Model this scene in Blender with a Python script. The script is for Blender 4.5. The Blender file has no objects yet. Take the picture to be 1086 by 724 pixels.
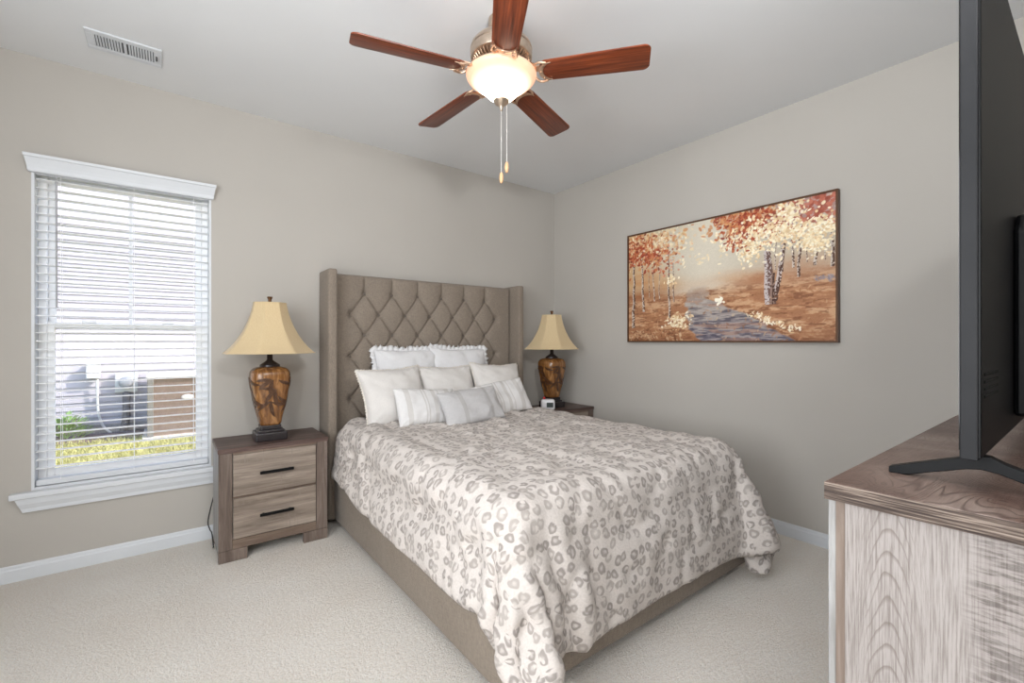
import bpy, bmesh, math, random
import numpy as np
from mathutils import Vector, Matrix, noise
PI = math.pi
S = bpy.context.scene
C = S.collection

# ------------------------------------------------------------------ camera, world, lights, exposure
CAM_H = 1.244
cd = bpy.data.cameras.new('camera'); cam = bpy.data.objects.new('camera', cd); C.objects.link(cam)
cam.location = (0, 0, CAM_H); cam.rotation_euler = (PI/2, 0, -math.radians(37.3))
cd.sensor_width = 36; cd.lens = 480/1086*36; cd.shift_y = -1/1086; cd.clip_start = .02; cd.clip_end = 200
S.camera = cam
S.view_settings.view_transform = 'Standard'; S.view_settings.look = 'None'
S.view_settings.gamma = 1; S.view_settings.use_curve_mapping = False
S.view_settings.exposure = 0.68

W = bpy.data.worlds.new('sky'); S.world = W; W.use_nodes = True
wn = W.node_tree.nodes; wl = W.node_tree.links
sky = wn.new('ShaderNodeTexSky'); sky.sky_type = 'NISHITA'; sky.sun_disc = False
sky.sun_elevation = math.radians(38); sky.sun_rotation = math.radians(124)
bg = wn['Background']; bg.inputs['Strength'].default_value = .4
wl.new(sky.outputs[0], bg.inputs[0])

def light(name, kind, loc, energy, color=(1, 1, 1), size=1, size_y=None, aim=None):
    d = bpy.data.lights.new(name, kind); o = bpy.data.objects.new(name, d); C.objects.link(o)
    o.location = loc; d.energy = energy; d.color = color
    if kind == 'AREA':
        d.shape = 'RECTANGLE'; d.size = size; d.size_y = size_y or size
    elif kind == 'POINT': d.shadow_soft_size = size
    elif kind == 'SUN': d.angle = size
    if aim is not None: o.rotation_euler = Vector(aim).to_track_quat('-Z', 'Y').to_euler()
    return o
light('sun', 'SUN', (0, 0, 20), 3.1, (1, .96, .9), math.radians(.6), aim=(-.22, .15, -.21))
# two added soft fill lights against the unseen left wall, no windows there
light('added_rear_fill', 'AREA', (-1.38, -1.15, 1.5), 42, (.96, .98, 1), 1.3, 1.6, aim=(1, 0, 0))
light('added_side_fill', 'AREA', (-1.38, .75, 1.45), 44, (.90, .95, 1), 1.5, 1.6, aim=(1, 0, -.03))

# the photographer's flash, bounced off the ceiling behind the camera
light('bounce_flash', 'AREA', (.45, -.15, 2.17), 22, (.95, .975, 1), .22, .22, aim=(.3, .65, .55))

# ------------------------------------------------------------------ helpers
def tag(o, label=None, cat=None, group=None, kind=None):
    if label: o['label'] = label
    if cat: o['category'] = cat
    if group: o['group'] = group
    if kind: o['kind'] = kind
    return o
def empty(name, loc, rz=0, label=None, cat=None, group=None):
    o = bpy.data.objects.new(name, None); C.objects.link(o); o.empty_display_size = .1
    o.location = loc; o.rotation_euler = (0, 0, rz)
    return tag(o, label, cat, group)
def link_mesh(name, me, m, parent=None, smooth=False):
    o = bpy.data.objects.new(name, me); C.objects.link(o)
    if m is not None: me.materials.append(m)
    if parent is not None: o.parent = parent
    if smooth: me.shade_smooth()
    return o
def obj(name, bm, m, parent=None, smooth=False):
    me = bpy.data.meshes.new(name); bm.normal_update(); bm.to_mesh(me); bm.free()
    o = link_mesh(name, me, m, parent)
    if smooth is True: me.shade_smooth()
    elif smooth: me.set_sharp_from_angle(angle=smooth); 
    if smooth and smooth is not True:
        me.polygons.foreach_set('use_smooth', [True]*len(me.polygons)); me.set_sharp_from_angle(angle=smooth)
    return o
def struct(name, bm, m):
    return tag(obj(name, bm, m), kind='structure')
def bx(bm, x0, x1, y0, y1, z0, z1, bev=0, seg=2, rot=None):
    t = bmesh.new(); bmesh.ops.create_cube(t, size=1)
    for v in t.verts:
        v.co = Vector(((v.co.x)*(x1-x0), (v.co.y)*(y1-y0), (v.co.z)*(z1-z0)))
    if bev: bmesh.ops.bevel(t, geom=t.edges[:], offset=bev, segments=seg, profile=.5, affect='EDGES')
    if rot is not None: t.transform(rot.to_4x4())
    t.transform(Matrix.Translation(((x0+x1)/2, (y0+y1)/2, (z0+z1)/2)))
    me = bpy.data.meshes.new('t'); t.to_mesh(me); t.free(); bm.from_mesh(me); bpy.data.meshes.remove(me)
    return bm
def box(*a, **k): return bx(bmesh.new(), *a, **k)
def prism(bm, pts, axis, a0, a1, bev=0):
    # pts: 2D outline; axis 'x','y','z' extrusion axis
    def P(p, a):
        if axis == 'x': return (a, p[0], p[1])
        if axis == 'y': return (p[0], a, p[1])
        return (p[0], p[1], a)
    t = bmesh.new()
    lo = [t.verts.new(P(p, a0)) for p in pts]; hi = [t.verts.new(P(p, a1)) for p in pts]
    n = len(pts)
    t.faces.new(lo); t.faces.new(hi[::-1])
    for i in range(n): t.faces.new((lo[i], hi[i], hi[(i+1) % n], lo[(i+1) % n]))
    bmesh.ops.recalc_face_normals(t, faces=t.faces[:])
    if bev: bmesh.ops.bevel(t, geom=t.edges[:], offset=bev, segments=2, profile=.5, affect='EDGES')
    me = bpy.data.meshes.new('t'); t.to_mesh(me); t.free(); bm.from_mesh(me); bpy.data.meshes.remove(me)
    return bm
def lathe(bm, prof, n=48, loc=(0, 0, 0), rad=None, cap=True):
    # prof: list of (r,z); rad(theta, i) multiplies the radius
    rings = []
    for i, (r, z) in enumerate(prof):
        rings.append([bm.verts.new((loc[0]+r*(rad(2*PI*k/n, i) if rad else 1)*math.cos(2*PI*k/n),
                                    loc[1]+r*(rad(2*PI*k/n, i) if rad else 1)*math.sin(2*PI*k/n), loc[2]+z)) for k in range(n)])
    for a, b in zip(rings[:-1], rings[1:]):
        for k in range(n): bm.faces.new((a[k], a[(k+1) % n], b[(k+1) % n], b[k]))
    if cap:
        for rg, s in ((rings[0], -1), (rings[-1], 1)):
            bm.faces.new(rg[::-1] if s < 0 else rg)
    bmesh.ops.recalc_face_normals(bm, faces=bm.faces[:])
    return bm
def tube(bm, pts, r, n=8, cap=True):
    pts = [Vector(p) for p in pts]; rings = []
    up = Vector((0, 0, 1))
    for i, p in enumerate(pts):
        d = (pts[min(i+1, len(pts)-1)]-pts[max(i-1, 0)]).normalized()
        a = d.cross(up)
        if a.length < 1e-3: a = d.cross(Vector((1, 0, 0)))
        a.normalize(); b = d.cross(a).normalized()
        rr = r[i] if isinstance(r, (list, tuple)) else r
        rings.append([bm.verts.new(p+(a*math.cos(2*PI*k/n)+b*math.sin(2*PI*k/n))*rr) for k in range(n)])
    for a, b in zip(rings[:-1], rings[1:]):
        for k in range(n): bm.faces.new((a[k], b[k], b[(k+1) % n], a[(k+1) % n]))
    if cap: bm.faces.new(rings[0]); bm.faces.new(rings[-1][::-1])
    return bm
def grid_mesh(name, P, closed=False):
    ny, nx = P.shape[:2]
    idx = np.arange(ny*nx).reshape(ny, nx)
    f = np.stack([idx[:-1, :-1], idx[:-1, 1:], idx[1:, 1:], idx[1:, :-1]], -1).reshape(-1, 4)
    me = bpy.data.meshes.new(name); me.from_pydata(P.reshape(-1, 3).tolist(), [], f.tolist())
    return me
def spline(pts, n):
    out = []
    pts = [Vector(p) for p in pts]; m = len(pts)
    for s in range(m-1):
        p0, p1, p2, p3 = pts[max(s-1, 0)], pts[s], pts[s+1], pts[min(s+2, m-1)]
        for k in range(n):
            t = k/n
            out.append(.5*((2*p1)+(-p0+p2)*t+(2*p0-5*p1+4*p2-p3)*t*t+(-p0+3*p1-3*p2+p3)*t**3))
    out.append(pts[-1]); return out
def copy_tree(o, parent=None):
    c = o.copy(); C.objects.link(c); c.parent = parent
    for ch in [x for x in C.objects if x.parent == o]: copy_tree(ch, c)
    return c

# ------------------------------------------------------------------ materials
def srgb(r, g, b):
    f = lambda c: (c/255/12.92) if c/255 <= .04045 else ((c/255+.055)/1.055)**2.4
    return (f(r), f(g), f(b), 1)
class M:
    def __init__(s, name, rough=.6, col=(200, 200, 200), metal=0, spec=.5):
        s.m = bpy.data.materials.new(name); s.m.use_nodes = True; s.t = s.m.node_tree
        s.b = s.t.nodes['Principled BSDF']
        s.b.inputs['Roughness'].default_value = rough; s.b.inputs['Metallic'].default_value = metal
        s.b.inputs['Specular IOR Level'].default_value = spec
        s.b.inputs['Base Color'].default_value = srgb(*col)
    def n(s, k, **kw):
        x = s.t.nodes.new('ShaderNode'+k)
        for a, v in kw.items():
            if a in x.inputs: x.inputs[a].default_value = v
            else: setattr(x, a, v)
        return x
    def l(s, a, b): s.t.links.new(a, b)
    def coord(s, kind='Object', scale=(1, 1, 1), rot=(0, 0, 0), loc=(0, 0, 0)):
        tc = s.n('TexCoord'); mp = s.n('Mapping'); s.l(tc.outputs[kind], mp.inputs[0])
        mp.inputs['Scale'].default_value = scale; mp.inputs['Rotation'].default_value = rot; mp.inputs['Location'].default_value = loc
        return mp.outputs[0]
    def noise(s, co, scale=5, detail=3, rough=.5, dist=0):
        x = s.n('TexNoise'); s.l(co, x.inputs['Vector'])
        x.inputs['Scale'].default_value = scale; x.inputs['Detail'].default_value = detail
        x.inputs['Roughness'].default_value = rough; x.inputs['Distortion'].default_value = dist
        return x.outputs[0]
    def ramp(s, f, stops, interp='LINEAR'):
        x = s.n('ValToRGB'); s.l(f, x.inputs[0]); x.color_ramp.interpolation = interp
        e = x.color_ramp.elements
        while len(e) < len(stops): e.new(.5)
        for el, (p, c) in zip(e, stops):
            el.position = p; el.color = srgb(*c) if isinstance(c, tuple) else (c, c, c, 1)
        return x.outputs[0]
    def math(s, op, a, b=None, c=None, clamp=False):
        x = s.n('Math'); x.operation = op; x.use_clamp = clamp
        for i, v in enumerate((a, b, c)):
            if v is None: continue
            if isinstance(v, (int, float)): x.inputs[i].default_value = v
            else: s.l(v, x.inputs[i])
        return x.outputs[0]
    def mix(s, f, a, b, mode='MIX'):
        x = s.n('Mix'); x.data_type = 'RGBA'; x.blend_type = mode
        for i, v in ((0, f), (6, a), (7, b)):
            if isinstance(v, (int, float)): x.inputs[i].default_value = v
            elif isinstance(v, tuple): x.inputs[i].default_value = srgb(*v)
            else: s.l(v, x.inputs[i])
        return x.outputs[2]
    def color(s, o): s.l(o, s.b.inputs['Base Color']); return s
    def bump(s, h, strength=.3, dist=.01):
        x = s.n('Bump'); x.inputs['Strength'].default_value = strength; x.inputs['Distance'].default_value = dist
        s.l(h, x.inputs['Height']); s.l(x.outputs[0], s.b.inputs['Normal']); return s
    def sep(s, co):
        x = s.n('SeparateXYZ'); s.l(co, x.inputs[0]); return x.outputs

def m_paint(name, col, rough=.7, var=6, bump=.05):
    m = M(name, rough); co = m.coord()
    n = m.noise(co, 1.3, 2)
    m.color(m.ramp(n, [(.3, tuple(max(0, c-var) for c in col)), (.7, tuple(min(255, c+var) for c in col))]))
    m.bump(m.noise(co, 180, 2), bump, .002); return m.m
MAT = {}
MAT['wall'] = m_paint('greige_wall_paint', (182, 177, 170), .85, 2, .12)
MAT['ceiling'] = m_paint('white_ceiling_paint', (225, 226, 227), .9, 2, .15)
MAT['trim'] = m_paint('white_trim_paint', (212, 215, 219), .45, 2, .02)
MAT['vinyl'] = m_paint('white_window_vinyl', (248, 248, 248), .4, 2, .02)
MAT['blind'] = m_paint('white_blind_slat', (247, 247, 248), .45, 2, .02)

m = M('beige_carpet', .95, spec=.1); co = m.coord()
a = m.noise(co, 2.2, 4, .6); b = m.noise(co, 130, 4, .75); c = m.noise(co, 55, 3, .6)
k = m.ramp(a, [(.3, (240, 230, 219)), (.7, (247, 240, 231))])
k = m.mix(.75, k, m.ramp(b, [(.3, (120, 115, 108)), (.62, (250, 247, 243))]), 'SOFT_LIGHT')
m.color(k); m.bump(m.math('ADD', m.math('MULTIPLY', b, .8), m.math('MULTIPLY', c, .7)), 1.0, .016); MAT['carpet'] = m.m

def m_linen(name, c0, c1):
    m = M(name, .85, spec=.2)
    co = m.coord()
    h = m.noise(m.coord(scale=(60, 60, 900)), 1, 2); v = m.noise(m.coord(scale=(700, 700, 45)), 1, 2)
    big = m.noise(co, 5, 3)
    s = m.math('ADD', m.math('MULTIPLY', h, .5), m.math('MULTIPLY', v, .5))
    k = m.ramp(s, [(.35, c0), (.62, c1)])
    k = m.mix(.35, k, m.ramp(big, [(.3, (110, 110, 110)), (.7, (145, 145, 145))]), 'SOFT_LIGHT')
    m.color(k); m.bump(s, .35, .003)
    m.b.inputs['Sheen Weight'].default_value = .1
    return m.m
MAT['linen'] = m_linen('taupe_linen', (128, 117, 106), (157, 145, 132))
MAT['button'] = m_linen('taupe_button', (112, 104, 96), (138, 128, 118))

def m_wood(name, dark, mid, light, rough=.55, axis=0, scale=1, mark=True):
    # rustic sawn wood, grain along the given local axis
    m = M(name, rough, spec=.35)
    st = [14, 14, 14]; st[axis] = 1.1; st = tuple(x*scale for x in st)
    g = m.noise(m.coord(scale=st), 2.2, 8, .68, .6)
    st2 = [60, 60, 60]; st2[axis] = 3; f = m.noise(m.coord(scale=tuple(x*scale for x in st2)), 2, 3, .6)
    big = m.noise(m.coord(scale=tuple(.35*x for x in st)), 1.4, 3, .5, .4)
    k = m.ramp(g, [(.28, dark), (.48, mid), (.66, light)])
    k = m.mix(.5, k, m.ramp(f, [(.35, (105, 102, 100)), (.65, (150, 150, 150))]), 'SOFT_LIGHT')
    k = m.mix(.7, k, m.ramp(big, [(.3, (95, 92, 90)), (.65, (160, 158, 156))]), 'SOFT_LIGHT')
    if mark:   # short cross saw marks in clusters
        s3 = [9, 9, 9]; s3[axis] = 150
        sm = m.noise(m.coord(scale=tuple(s3)), 1, 2)
        cl = m.noise(m.coord(), 7, 2)
        msk = m.math('MULTIPLY', m.ramp(sm, [(.57, 0.), (.65, 1.)]), m.ramp(cl, [(.5, 0.), (.62, 1.)]))
        k = m.mix(m.math('MULTIPLY', msk, .7), k, dark)
    m.color(k); m.bump(m.math('ADD', g, m.math('MULTIPLY', f, .4)), .35, .002)
    return m.m
MAT['wood_face'] = m_wood('weathered_oak_drawer', (136, 124, 114), (164, 152, 141), (188, 177, 166))
MAT['wood_frame'] = m_wood('weathered_oak_frame', (104, 90, 83), (136, 122, 113), (162, 149, 140), axis=2)
MAT['wood_rail'] = m_wood('weathered_oak_rail', (108, 92, 82), (138, 121, 108), (162, 146, 133), axis=0)
MAT['wood_top'] = m_wood('dark_rustic_top', (84, 66, 61), (112, 92, 86), (144, 125, 118), .42, mark=False)
MAT['wood_side'] = m_wood('pale_side_panel', (150, 148, 146), (176, 175, 174), (196, 196, 196), axis=2, mark=False)

# dresser end panel: pale board with a cathedral grain figure, sawn marks on the rear board
m = M('pale_cathedral_board', .6, spec=.3)
x, y, z = m.sep(m.coord())
nz = m.noise(m.coord(scale=(1, 14, 3)), 3, 4, .6)
dy = m.math('SUBTRACT', m.math('ADD', y, m.math('MULTIPLY', nz, .012)), .172)
g = m.math('ADD', z, m.math('MULTIPLY', m.math('ABSOLUTE', dy), m.math('MULTIPLY', m.math('ABSOLUTE', dy), 95)))
g = m.math('ADD', g, m.math('MULTIPLY', m.noise(m.coord(scale=(1, 9, 5)), 2, 3), .035))
w = m.math('FRACT', m.math('MULTIPLY', g, 27))
line = m.ramp(w, [(.0, 0.1), (.72, 0.), (.93, 1.), (1., .15)])
fade = m.ramp(m.math('ABSOLUTE', dy), [(.012, 1.), (.055, .0)])
fine = m.noise(m.coord(scale=(30, 420, 14)), 1, 5, .65)
k = m.ramp(fine, [(.36, (120, 112, 107)), (.56, (152, 145, 141))])
k = m.mix(m.math('MULTIPLY', m.math('MULTIPLY', line, fade), .62), k, (96, 84, 78))
rear = m.ramp(m.math('SUBTRACT', .105, m.math('ADD', y, m.math('MULTIPLY', m.noise(m.coord(), 9, 3), .05))), [(.0, 0.), (.03, 1.)])
saw = m.ramp(m.noise(m.coord(scale=(30, 22, 160), rot=(math.radians(-22), 0, 0)), 1, 5, .65), [(.42, (68, 59, 55)), (.55, (138, 130, 126))])
k = m.mix(m.math('MULTIPLY', rear, .6), k, saw)
m.color(k); m.bump(fine, .3, .002); MAT['dresser_side'] = m.m

# dresser top: brown board with swirling growth rings
m = M('brown_swirl_board', .38, spec=.5)
co = m.coord(scale=(3.2, 7, 3))
sw = m.noise(co, 1.5, 1.5, .4, .9)
ring = m.math('FRACT', m.math('MULTIPLY', sw, 26))
ring = m.ramp(ring, [(0., .9), (.22, 0.), (.8, 0.), (1., .8)])
fin = m.noise(m.coord(scale=(12, 160, 20)), 1, 5, .6)
big = m.noise(m.coord(), 6, 3, .5, .5)
k = m.ramp(big, [(.32, (98, 74, 66)), (.5, (126, 104, 94)), (.68, (158, 141, 132))])
k = m.mix(.5, k, m.ramp(fin, [(.35, (95, 92, 90)), (.65, (165, 163, 160))]), 'SOFT_LIGHT')
k = m.mix(m.math('MULTIPLY', ring, m.ramp(m.noise(m.coord(), 3.5, 1), [(.40, 0.1), (.55, .85)])), k, (70, 50, 44))
m.color(k); m.bump(m.math('ADD', fin, m.math('MULTIPLY', ring, -.6)), .3, .002); MAT['dresser_top'] = m.m
m = M('dark_ribbed_edge', .6, spec=.3)
rb = m.noise(m.coord(scale=(20, 9, 330)), 1, 4, .6)
m.color(m.ramp(rb, [(.36, (48, 38, 34)), (.5, (82, 69, 61)), (.64, (138, 124, 113))])); m.bump(rb, .5, .003); MAT['dresser_edge'] = m.m

def plain(name, col, rough=.5, metal=0, spec=.5, nv=5, scale=20, bump=.05):
    m = M(name, rough, metal=metal, spec=spec); co = m.coord(); n = m.noise(co, scale, 3)
    m.color(m.ramp(n, [(.3, tuple(max(0, c-nv) for c in col)), (.7, tuple(min(255, c+nv) for c in col))]))
    if bump: m.bump(n, bump, .001)
    return m.m
MAT['black'] = plain('matt_black_metal', (8, 8, 9), .5, nv=2, spec=.2)
MAT['lamp_black'] = plain('dark_bronze_lamp_base', (36, 30, 32), .32)
MAT['bronze'] = plain('bronze_finial', (104, 72, 44), .35, .6)
MAT['nickel'] = plain('brushed_nickel', (196, 178, 160), .3, .9, nv=8, scale=60)
MAT['gold_iron'] = plain('satin_nickel_blade_iron', (208, 176, 150), .3, .85)
MAT['tv_body'] = plain('dark_grey_tv_plastic', (27, 27, 29), .55, nv=2, spec=.25)
MAT['tv_back'] = plain('black_tv_back', (6, 6, 7), .4, nv=1, spec=.2)
MAT['tv_screen'] = plain('black_glass_screen', (8, 8, 10), .08, nv=1, bump=0)
MAT['clock'] = plain('white_clock_plastic', (226, 224, 226), .4, nv=2)
MAT['red'] = plain('red_plastic', (190, 40, 40), .4, nv=2)
MAT['display'] = plain('dark_lcd', (70, 76, 74), .2, nv=2)
MAT['cord'] = plain('black_rubber_cord', (40, 38, 36), .6)
MAT['frame'] = plain('dark_bronze_picture_frame', (88, 58, 36), .4, .2)
MAT['vent_dark'] = plain('dark_duct', (70, 70, 72), .8)
MAT['bead'] = plain('nickel_pull_chain', (215, 212, 208), .35, .6)
MAT['pull'] = plain('pale_wood_pull', (214, 168, 126), .45)

# fan blades: cherry, grain along local x
m = M('cherry_fan_blade', .34, spec=.5)
g = m.noise(m.coord(scale=(1.6, 40, 10)), 2, 6, .6, .3)
m.color(m.ramp(g, [(.3, (66, 26, 10)), (.5, (112, 50, 24)), (.68, (146, 72, 38))])); m.bump(g, .08, .001); MAT['blade'] = m.m

# frosted bowl: a lit lamp
m = M('frosted_lit_glass', .4, (190, 160, 136))
x, y, z = m.sep(m.coord())
rr = m.math('SQRT', m.math('ADD', m.math('MULTIPLY', x, x), m.math('MULTIPLY', y, y)))
f = m.ramp(m.math('MULTIPLY', rr, 6.06), [(.0, (255, 240, 222)), (.5, (255, 236, 214)), (.72, (130, 110, 94)), (.88, (94, 69, 54)), (1., (86, 60, 46))])
m.l(f, m.b.inputs['Emission Color']); m.b.inputs['Emission Strength'].default_value = 5.0; MAT['bowl'] = m.m

# lampshade
m = M('cream_silk_shade', .7, spec=.2); co = m.coord(scale=(90, 90, 3))
k = m.ramp(m.noise(co, 3, 3), [(.3, (226, 203, 160)), (.7, (235, 215, 176))]); m.color(k)
m.b.inputs['Sheen Weight'].default_value = .3
tr = m.n('BsdfTranslucent'); m.l(k, tr.inputs[0]); mx = m.n('MixShader'); mx.inputs[0].default_value = .3
m.l(m.b.outputs[0], mx.inputs[1]); m.l(tr.outputs[0], mx.inputs[2]); m.l(mx.outputs[0], m.t.nodes['Material Output'].inputs[0]); MAT['shade'] = m.m
m = M('amber_woodgrain_ceramic', .22, spec=.6)
g = m.noise(m.coord(scale=(26, 26, 3.2)), 1.6, 6, .6, .8)
m.color(m.ramp(g, [(.3, (78, 48, 26)), (.5, (126, 84, 46)), (.7, (166, 122, 76))])); m.bump(g, .25, .002); MAT['vase'] = m.m
MAT['leaf_dark'] = plain('dark_brown_leaf_relief', (74, 46, 26), .3, nv=14, scale=60)

# leopard duvet
m = M('leopard_print_plush', .95, spec=.08)
tc = m.n('UVMap'); tc.uv_map = 'uv'
nd = m.n('TexNoise'); m.l(tc.outputs[0], nd.inputs['Vector']); nd.inputs['Scale'].default_value = 26; nd.inputs['Detail'].default_value = 1.5
vm = m.n('VectorMath'); vm.operation = 'SUBTRACT'; m.l(nd.outputs['Color'], vm.inputs[0]); vm.inputs[1].default_value = (.5, .5, .5)
vs = m.n('VectorMath'); vs.operation = 'SCALE'; m.l(vm.outputs[0], vs.inputs[0]); vs.inputs['Scale'].default_value = .028
va = m.n('VectorMath'); va.operation = 'ADD'; m.l(tc.outputs[0], va.inputs[0]); m.l(vs.outputs[0], va.inputs[1])
vo = m.n('TexVoronoi'); vo.voronoi_dimensions = '2D'; m.l(va.outputs[0], vo.inputs['Vector'])
vo.inputs['Scale'].default_value = 21; vo.inputs['Randomness'].default_value = .6
d = vo.outputs['Distance']
cs = m.n('SeparateColor'); m.l(vo.outputs['Color'], cs.inputs[0])
rad = m.math('ADD', .37, m.math('MULTIPLY', cs.outputs[0], .1))
dn = m.math('DIVIDE', d, rad)
ring = m.ramp(dn, [(.16, .3), (.46, .9), (.78, 1.), (1., 0.)])
dn2 = m.n('TexNoise'); m.l(tc.outputs[0], dn2.inputs['Vector']); dn2.inputs['Scale'].default_value = 42; dn2.inputs['Detail'].default_value = 0
gap = m.ramp(dn2.outputs[0], [(.30, 0.), (.40, 1.)])
spot = m.math('MULTIPLY', ring, gap)
lk = m.n('TexNoise'); m.l(tc.outputs[0], lk.inputs['Vector']); lk.inputs['Scale'].default_value = 130; lk.inputs['Detail'].default_value = 3
base = m.ramp(lk.outputs[0], [(.3, (195, 187, 181)), (.7, (208, 200, 194))])
sc = m.ramp(cs.outputs[1], [(.2, (142, 134, 129)), (.8, (166, 158, 152))])
k = m.mix(m.math('MULTIPLY', spot, .92), base, sc)
m.color(k); m.bump(lk.outputs[0], .35, .004); m.b.inputs['Sheen Weight'].default_value = .08
MAT['leopard'] = m.m

def m_cloth(name, col, v=6, stripes=None, scol=(190, 186, 182)):
    m = M(name, .9, spec=.12); co = m.coord()
    f = m.noise(m.coord(scale=(500, 60, 60)), 1, 2); g = m.noise(m.coord(scale=(60, 60, 500)), 1, 2)
    s = m.math('ADD', m.math('MULTIPLY', f, .5), m.math('MULTIPLY', g, .5))
    k = m.ramp(s, [(.35, tuple(c-v for c in col)), (.65, tuple(min(255, c+v) for c in col))])
    if stripes:
        x = m.sep(co)[0]; tot = None
        for (c0, hw) in stripes:
            t = m.math('LESS_THAN', m.math('ABSOLUTE', m.math('SUBTRACT', x, c0)), hw)
            tot = t if tot is None else m.math('MAXIMUM', tot, t)
        k = m.mix(m.math('MULTIPLY', tot, .8), k, scol)
    m.color(k); m.bump(s, .3, .002); m.b.inputs['Sheen Weight'].default_value = .06
    return m.m
MAT['white_cloth'] = m_cloth('white_cotton', (221, 220, 221), 4)
MAT['cream_cloth'] = m_cloth('off_white_linen', (214, 210, 206), 4)
MAT['grey_cloth'] = m_cloth('light_grey_woven', (188, 186, 186), 6, [(-.10, .012), (-.085, .004), (.12, .012)], (170, 167, 165))
MAT['stripe_cloth'] = m_cloth('white_woven_stripe', (219, 217, 216), 4, [(-.16, .016), (-.05, .005), (-.03, .005), (.03, .014), (.07, .004), (.15, .02)], (197, 193, 189))
MAT['fringe_cream'] = m_cloth('cream_fringe', (222, 215, 205), 8)

# outdoors
MAT['siding'] = plain('pale_vinyl_siding', (178, 172, 178), .6, nv=3, scale=3)
MAT['grass'] = plain('yellow_green_grass', (176, 172, 106), .8, nv=26, scale=6)
MAT['soil'] = plain('lawn_soil', (164, 152, 84), .95, nv=20, scale=12)
MAT['mulch'] = plain('dark_mulch', (104, 84, 80), .95, nv=24, scale=30, bump=.5)
MAT['shrub'] = plain('shrub_leaf', (128, 158, 86), .6, nv=26, scale=14)
MAT['util'] = plain('grey_white_meter_box', (206, 206, 204), .5, nv=3)
MAT['conduit'] = plain('light_grey_conduit', (226, 222, 216), .5, nv=3)
MAT['conduit_dark'] = plain('dark_grey_conduit', (96, 90, 90), .5, nv=3)
MAT['meter_glass'] = plain('grey_meter_glass', (150, 152, 156), .2, nv=3)
MAT['ac'] = plain('taupe_painted_louvre', (150, 128, 112), .55, nv=8)
MAT['ac_side'] = plain('green_grey_corner', (116, 112, 104), .6, nv=4)  # green-grey of the corner posts, darker than the casing
MAT['ac_lid'] = plain('pale_grey_lid', (196, 190, 184), .5, nv=4)
m = M('window_glass', .0, (255, 255, 255))
tr = m.n('BsdfTransparent'); gl = m.n('BsdfGlossy'); gl.inputs['Roughness'].default_value = .02
mx = m.n('MixShader'); mx.inputs[0].default_value = .05
m.l(tr.outputs[0], mx.inputs[1]); m.l(gl.outputs[0], mx.inputs[2]); m.l(mx.outputs[0], m.t.nodes['Material Output'].inputs[0]); MAT['glass'] = m.m

# ------------------------------------------------------------------ room shell
H = 2.74; YB = 3.42; XR = 3.147; XL = -1.4; YF = -.25; YA = -2.1; XE = .62
WX0, WX1, WZ0, WZ1 = -.568, .221, .455, 2.185
struct('floor', box(XL-.12, XR+.12, YA-.12, YB+.14, -.12, 0), MAT['carpet'])
struct('ceiling', box(XL-.12, XR+.12, YA-.12, YB+.14, H, H+.15), MAT['ceiling'])
bm = bmesh.new(); T = .14
bx(bm, XL-.12, WX0, YB, YB+T, 0, H); bx(bm, WX1, XR, YB, YB+T, 0, H)
bx(bm, WX0, WX1, YB, YB+T, 0, WZ0); bx(bm, WX0, WX1, YB, YB+T, WZ1, H)
struct('wall_back', bm, MAT['wall'])
struct('wall_right', box(XR, XR+.12, YA-.12, YB+T, 0, H), MAT['wall'])
struct('wall_left', box(XL-.12, XL, YA-.12, YB, 0, H), MAT['wall'])
bm = box(XE, XR, YF-.12, YF, 0, H); bx(bm, XE, XE+.12, YA, YF-.12, 0, H); bx(bm, XL, XE+.12, YA-.12, YA, 0, H)
struct('wall_front', bm, MAT['wall'])
def base_profile(h=.083, t=.014): return [(0, 0), (t, 0), (t, h*.72), (t*.7, h*.8), (t*.6, h*.93), (t*.35, h), (0, h)]
bm = bmesh.new(); prism(bm, [(YB-a, b) for a, b in base_profile()], 'x', XL, XR); struct('baseboard_back', bm, MAT['trim'])
bm = bmesh.new(); prism(bm, [(XR-a, b) for a, b in base_profile()], 'y', YF, YB-.014); struct('baseboard_right', bm, MAT['trim'])
bm = bmesh.new(); prism(bm, [(XL+a, b) for a, b in base_profile()], 'y', YA, YB-.014); struct('baseboard_left', bm, MAT['trim'])

# window 1
win = empty('window_1', ((WX0+WX1)/2, YB, WZ0)); tag(win, kind='structure')
def wp(name, bm, m): # world-coordinates mesh into window
    bm.transform(Matrix.Translation((-(WX0+WX1)/2, -YB, -WZ0))); return obj(name, bm, m, win)
bm = bmesh.new(); e = .012
bx(bm, WX0, WX0+e, YB-.001, YB+.14, WZ0, WZ1); bx(bm, WX1-e, WX1, YB-.001, YB+.14, WZ0, WZ1)
bx(bm, WX0+e, WX1-e, YB-.001, YB+.14, WZ1-e, WZ1); bx(bm, WX0+e, WX1-e, YB+.0, YB+.14, WZ0, WZ0+.015)
wp('jamb', bm, MAT['trim'])
zi0, zi1 = WZ0+.015, WZ1-e; xi0, xi1 = WX0+e, WX1-e; zm = 1.315
bm = bmesh.new()
for a in ((xi0, xi0+.035, zi0, zi1), (xi1-.035, xi1, zi0, zi1), (xi0+.035, xi1-.035, zi1-.035, zi1), (xi0+.035, xi1-.035, zi0, zi0+.035)):
    bx(bm, a[0], a[1], YB+.075, YB+.138, a[2], a[3], .003, 1)
wp('window_frame', bm, MAT['vinyl'])
gx0, gx1 = xi0+.035, xi1-.035
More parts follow.
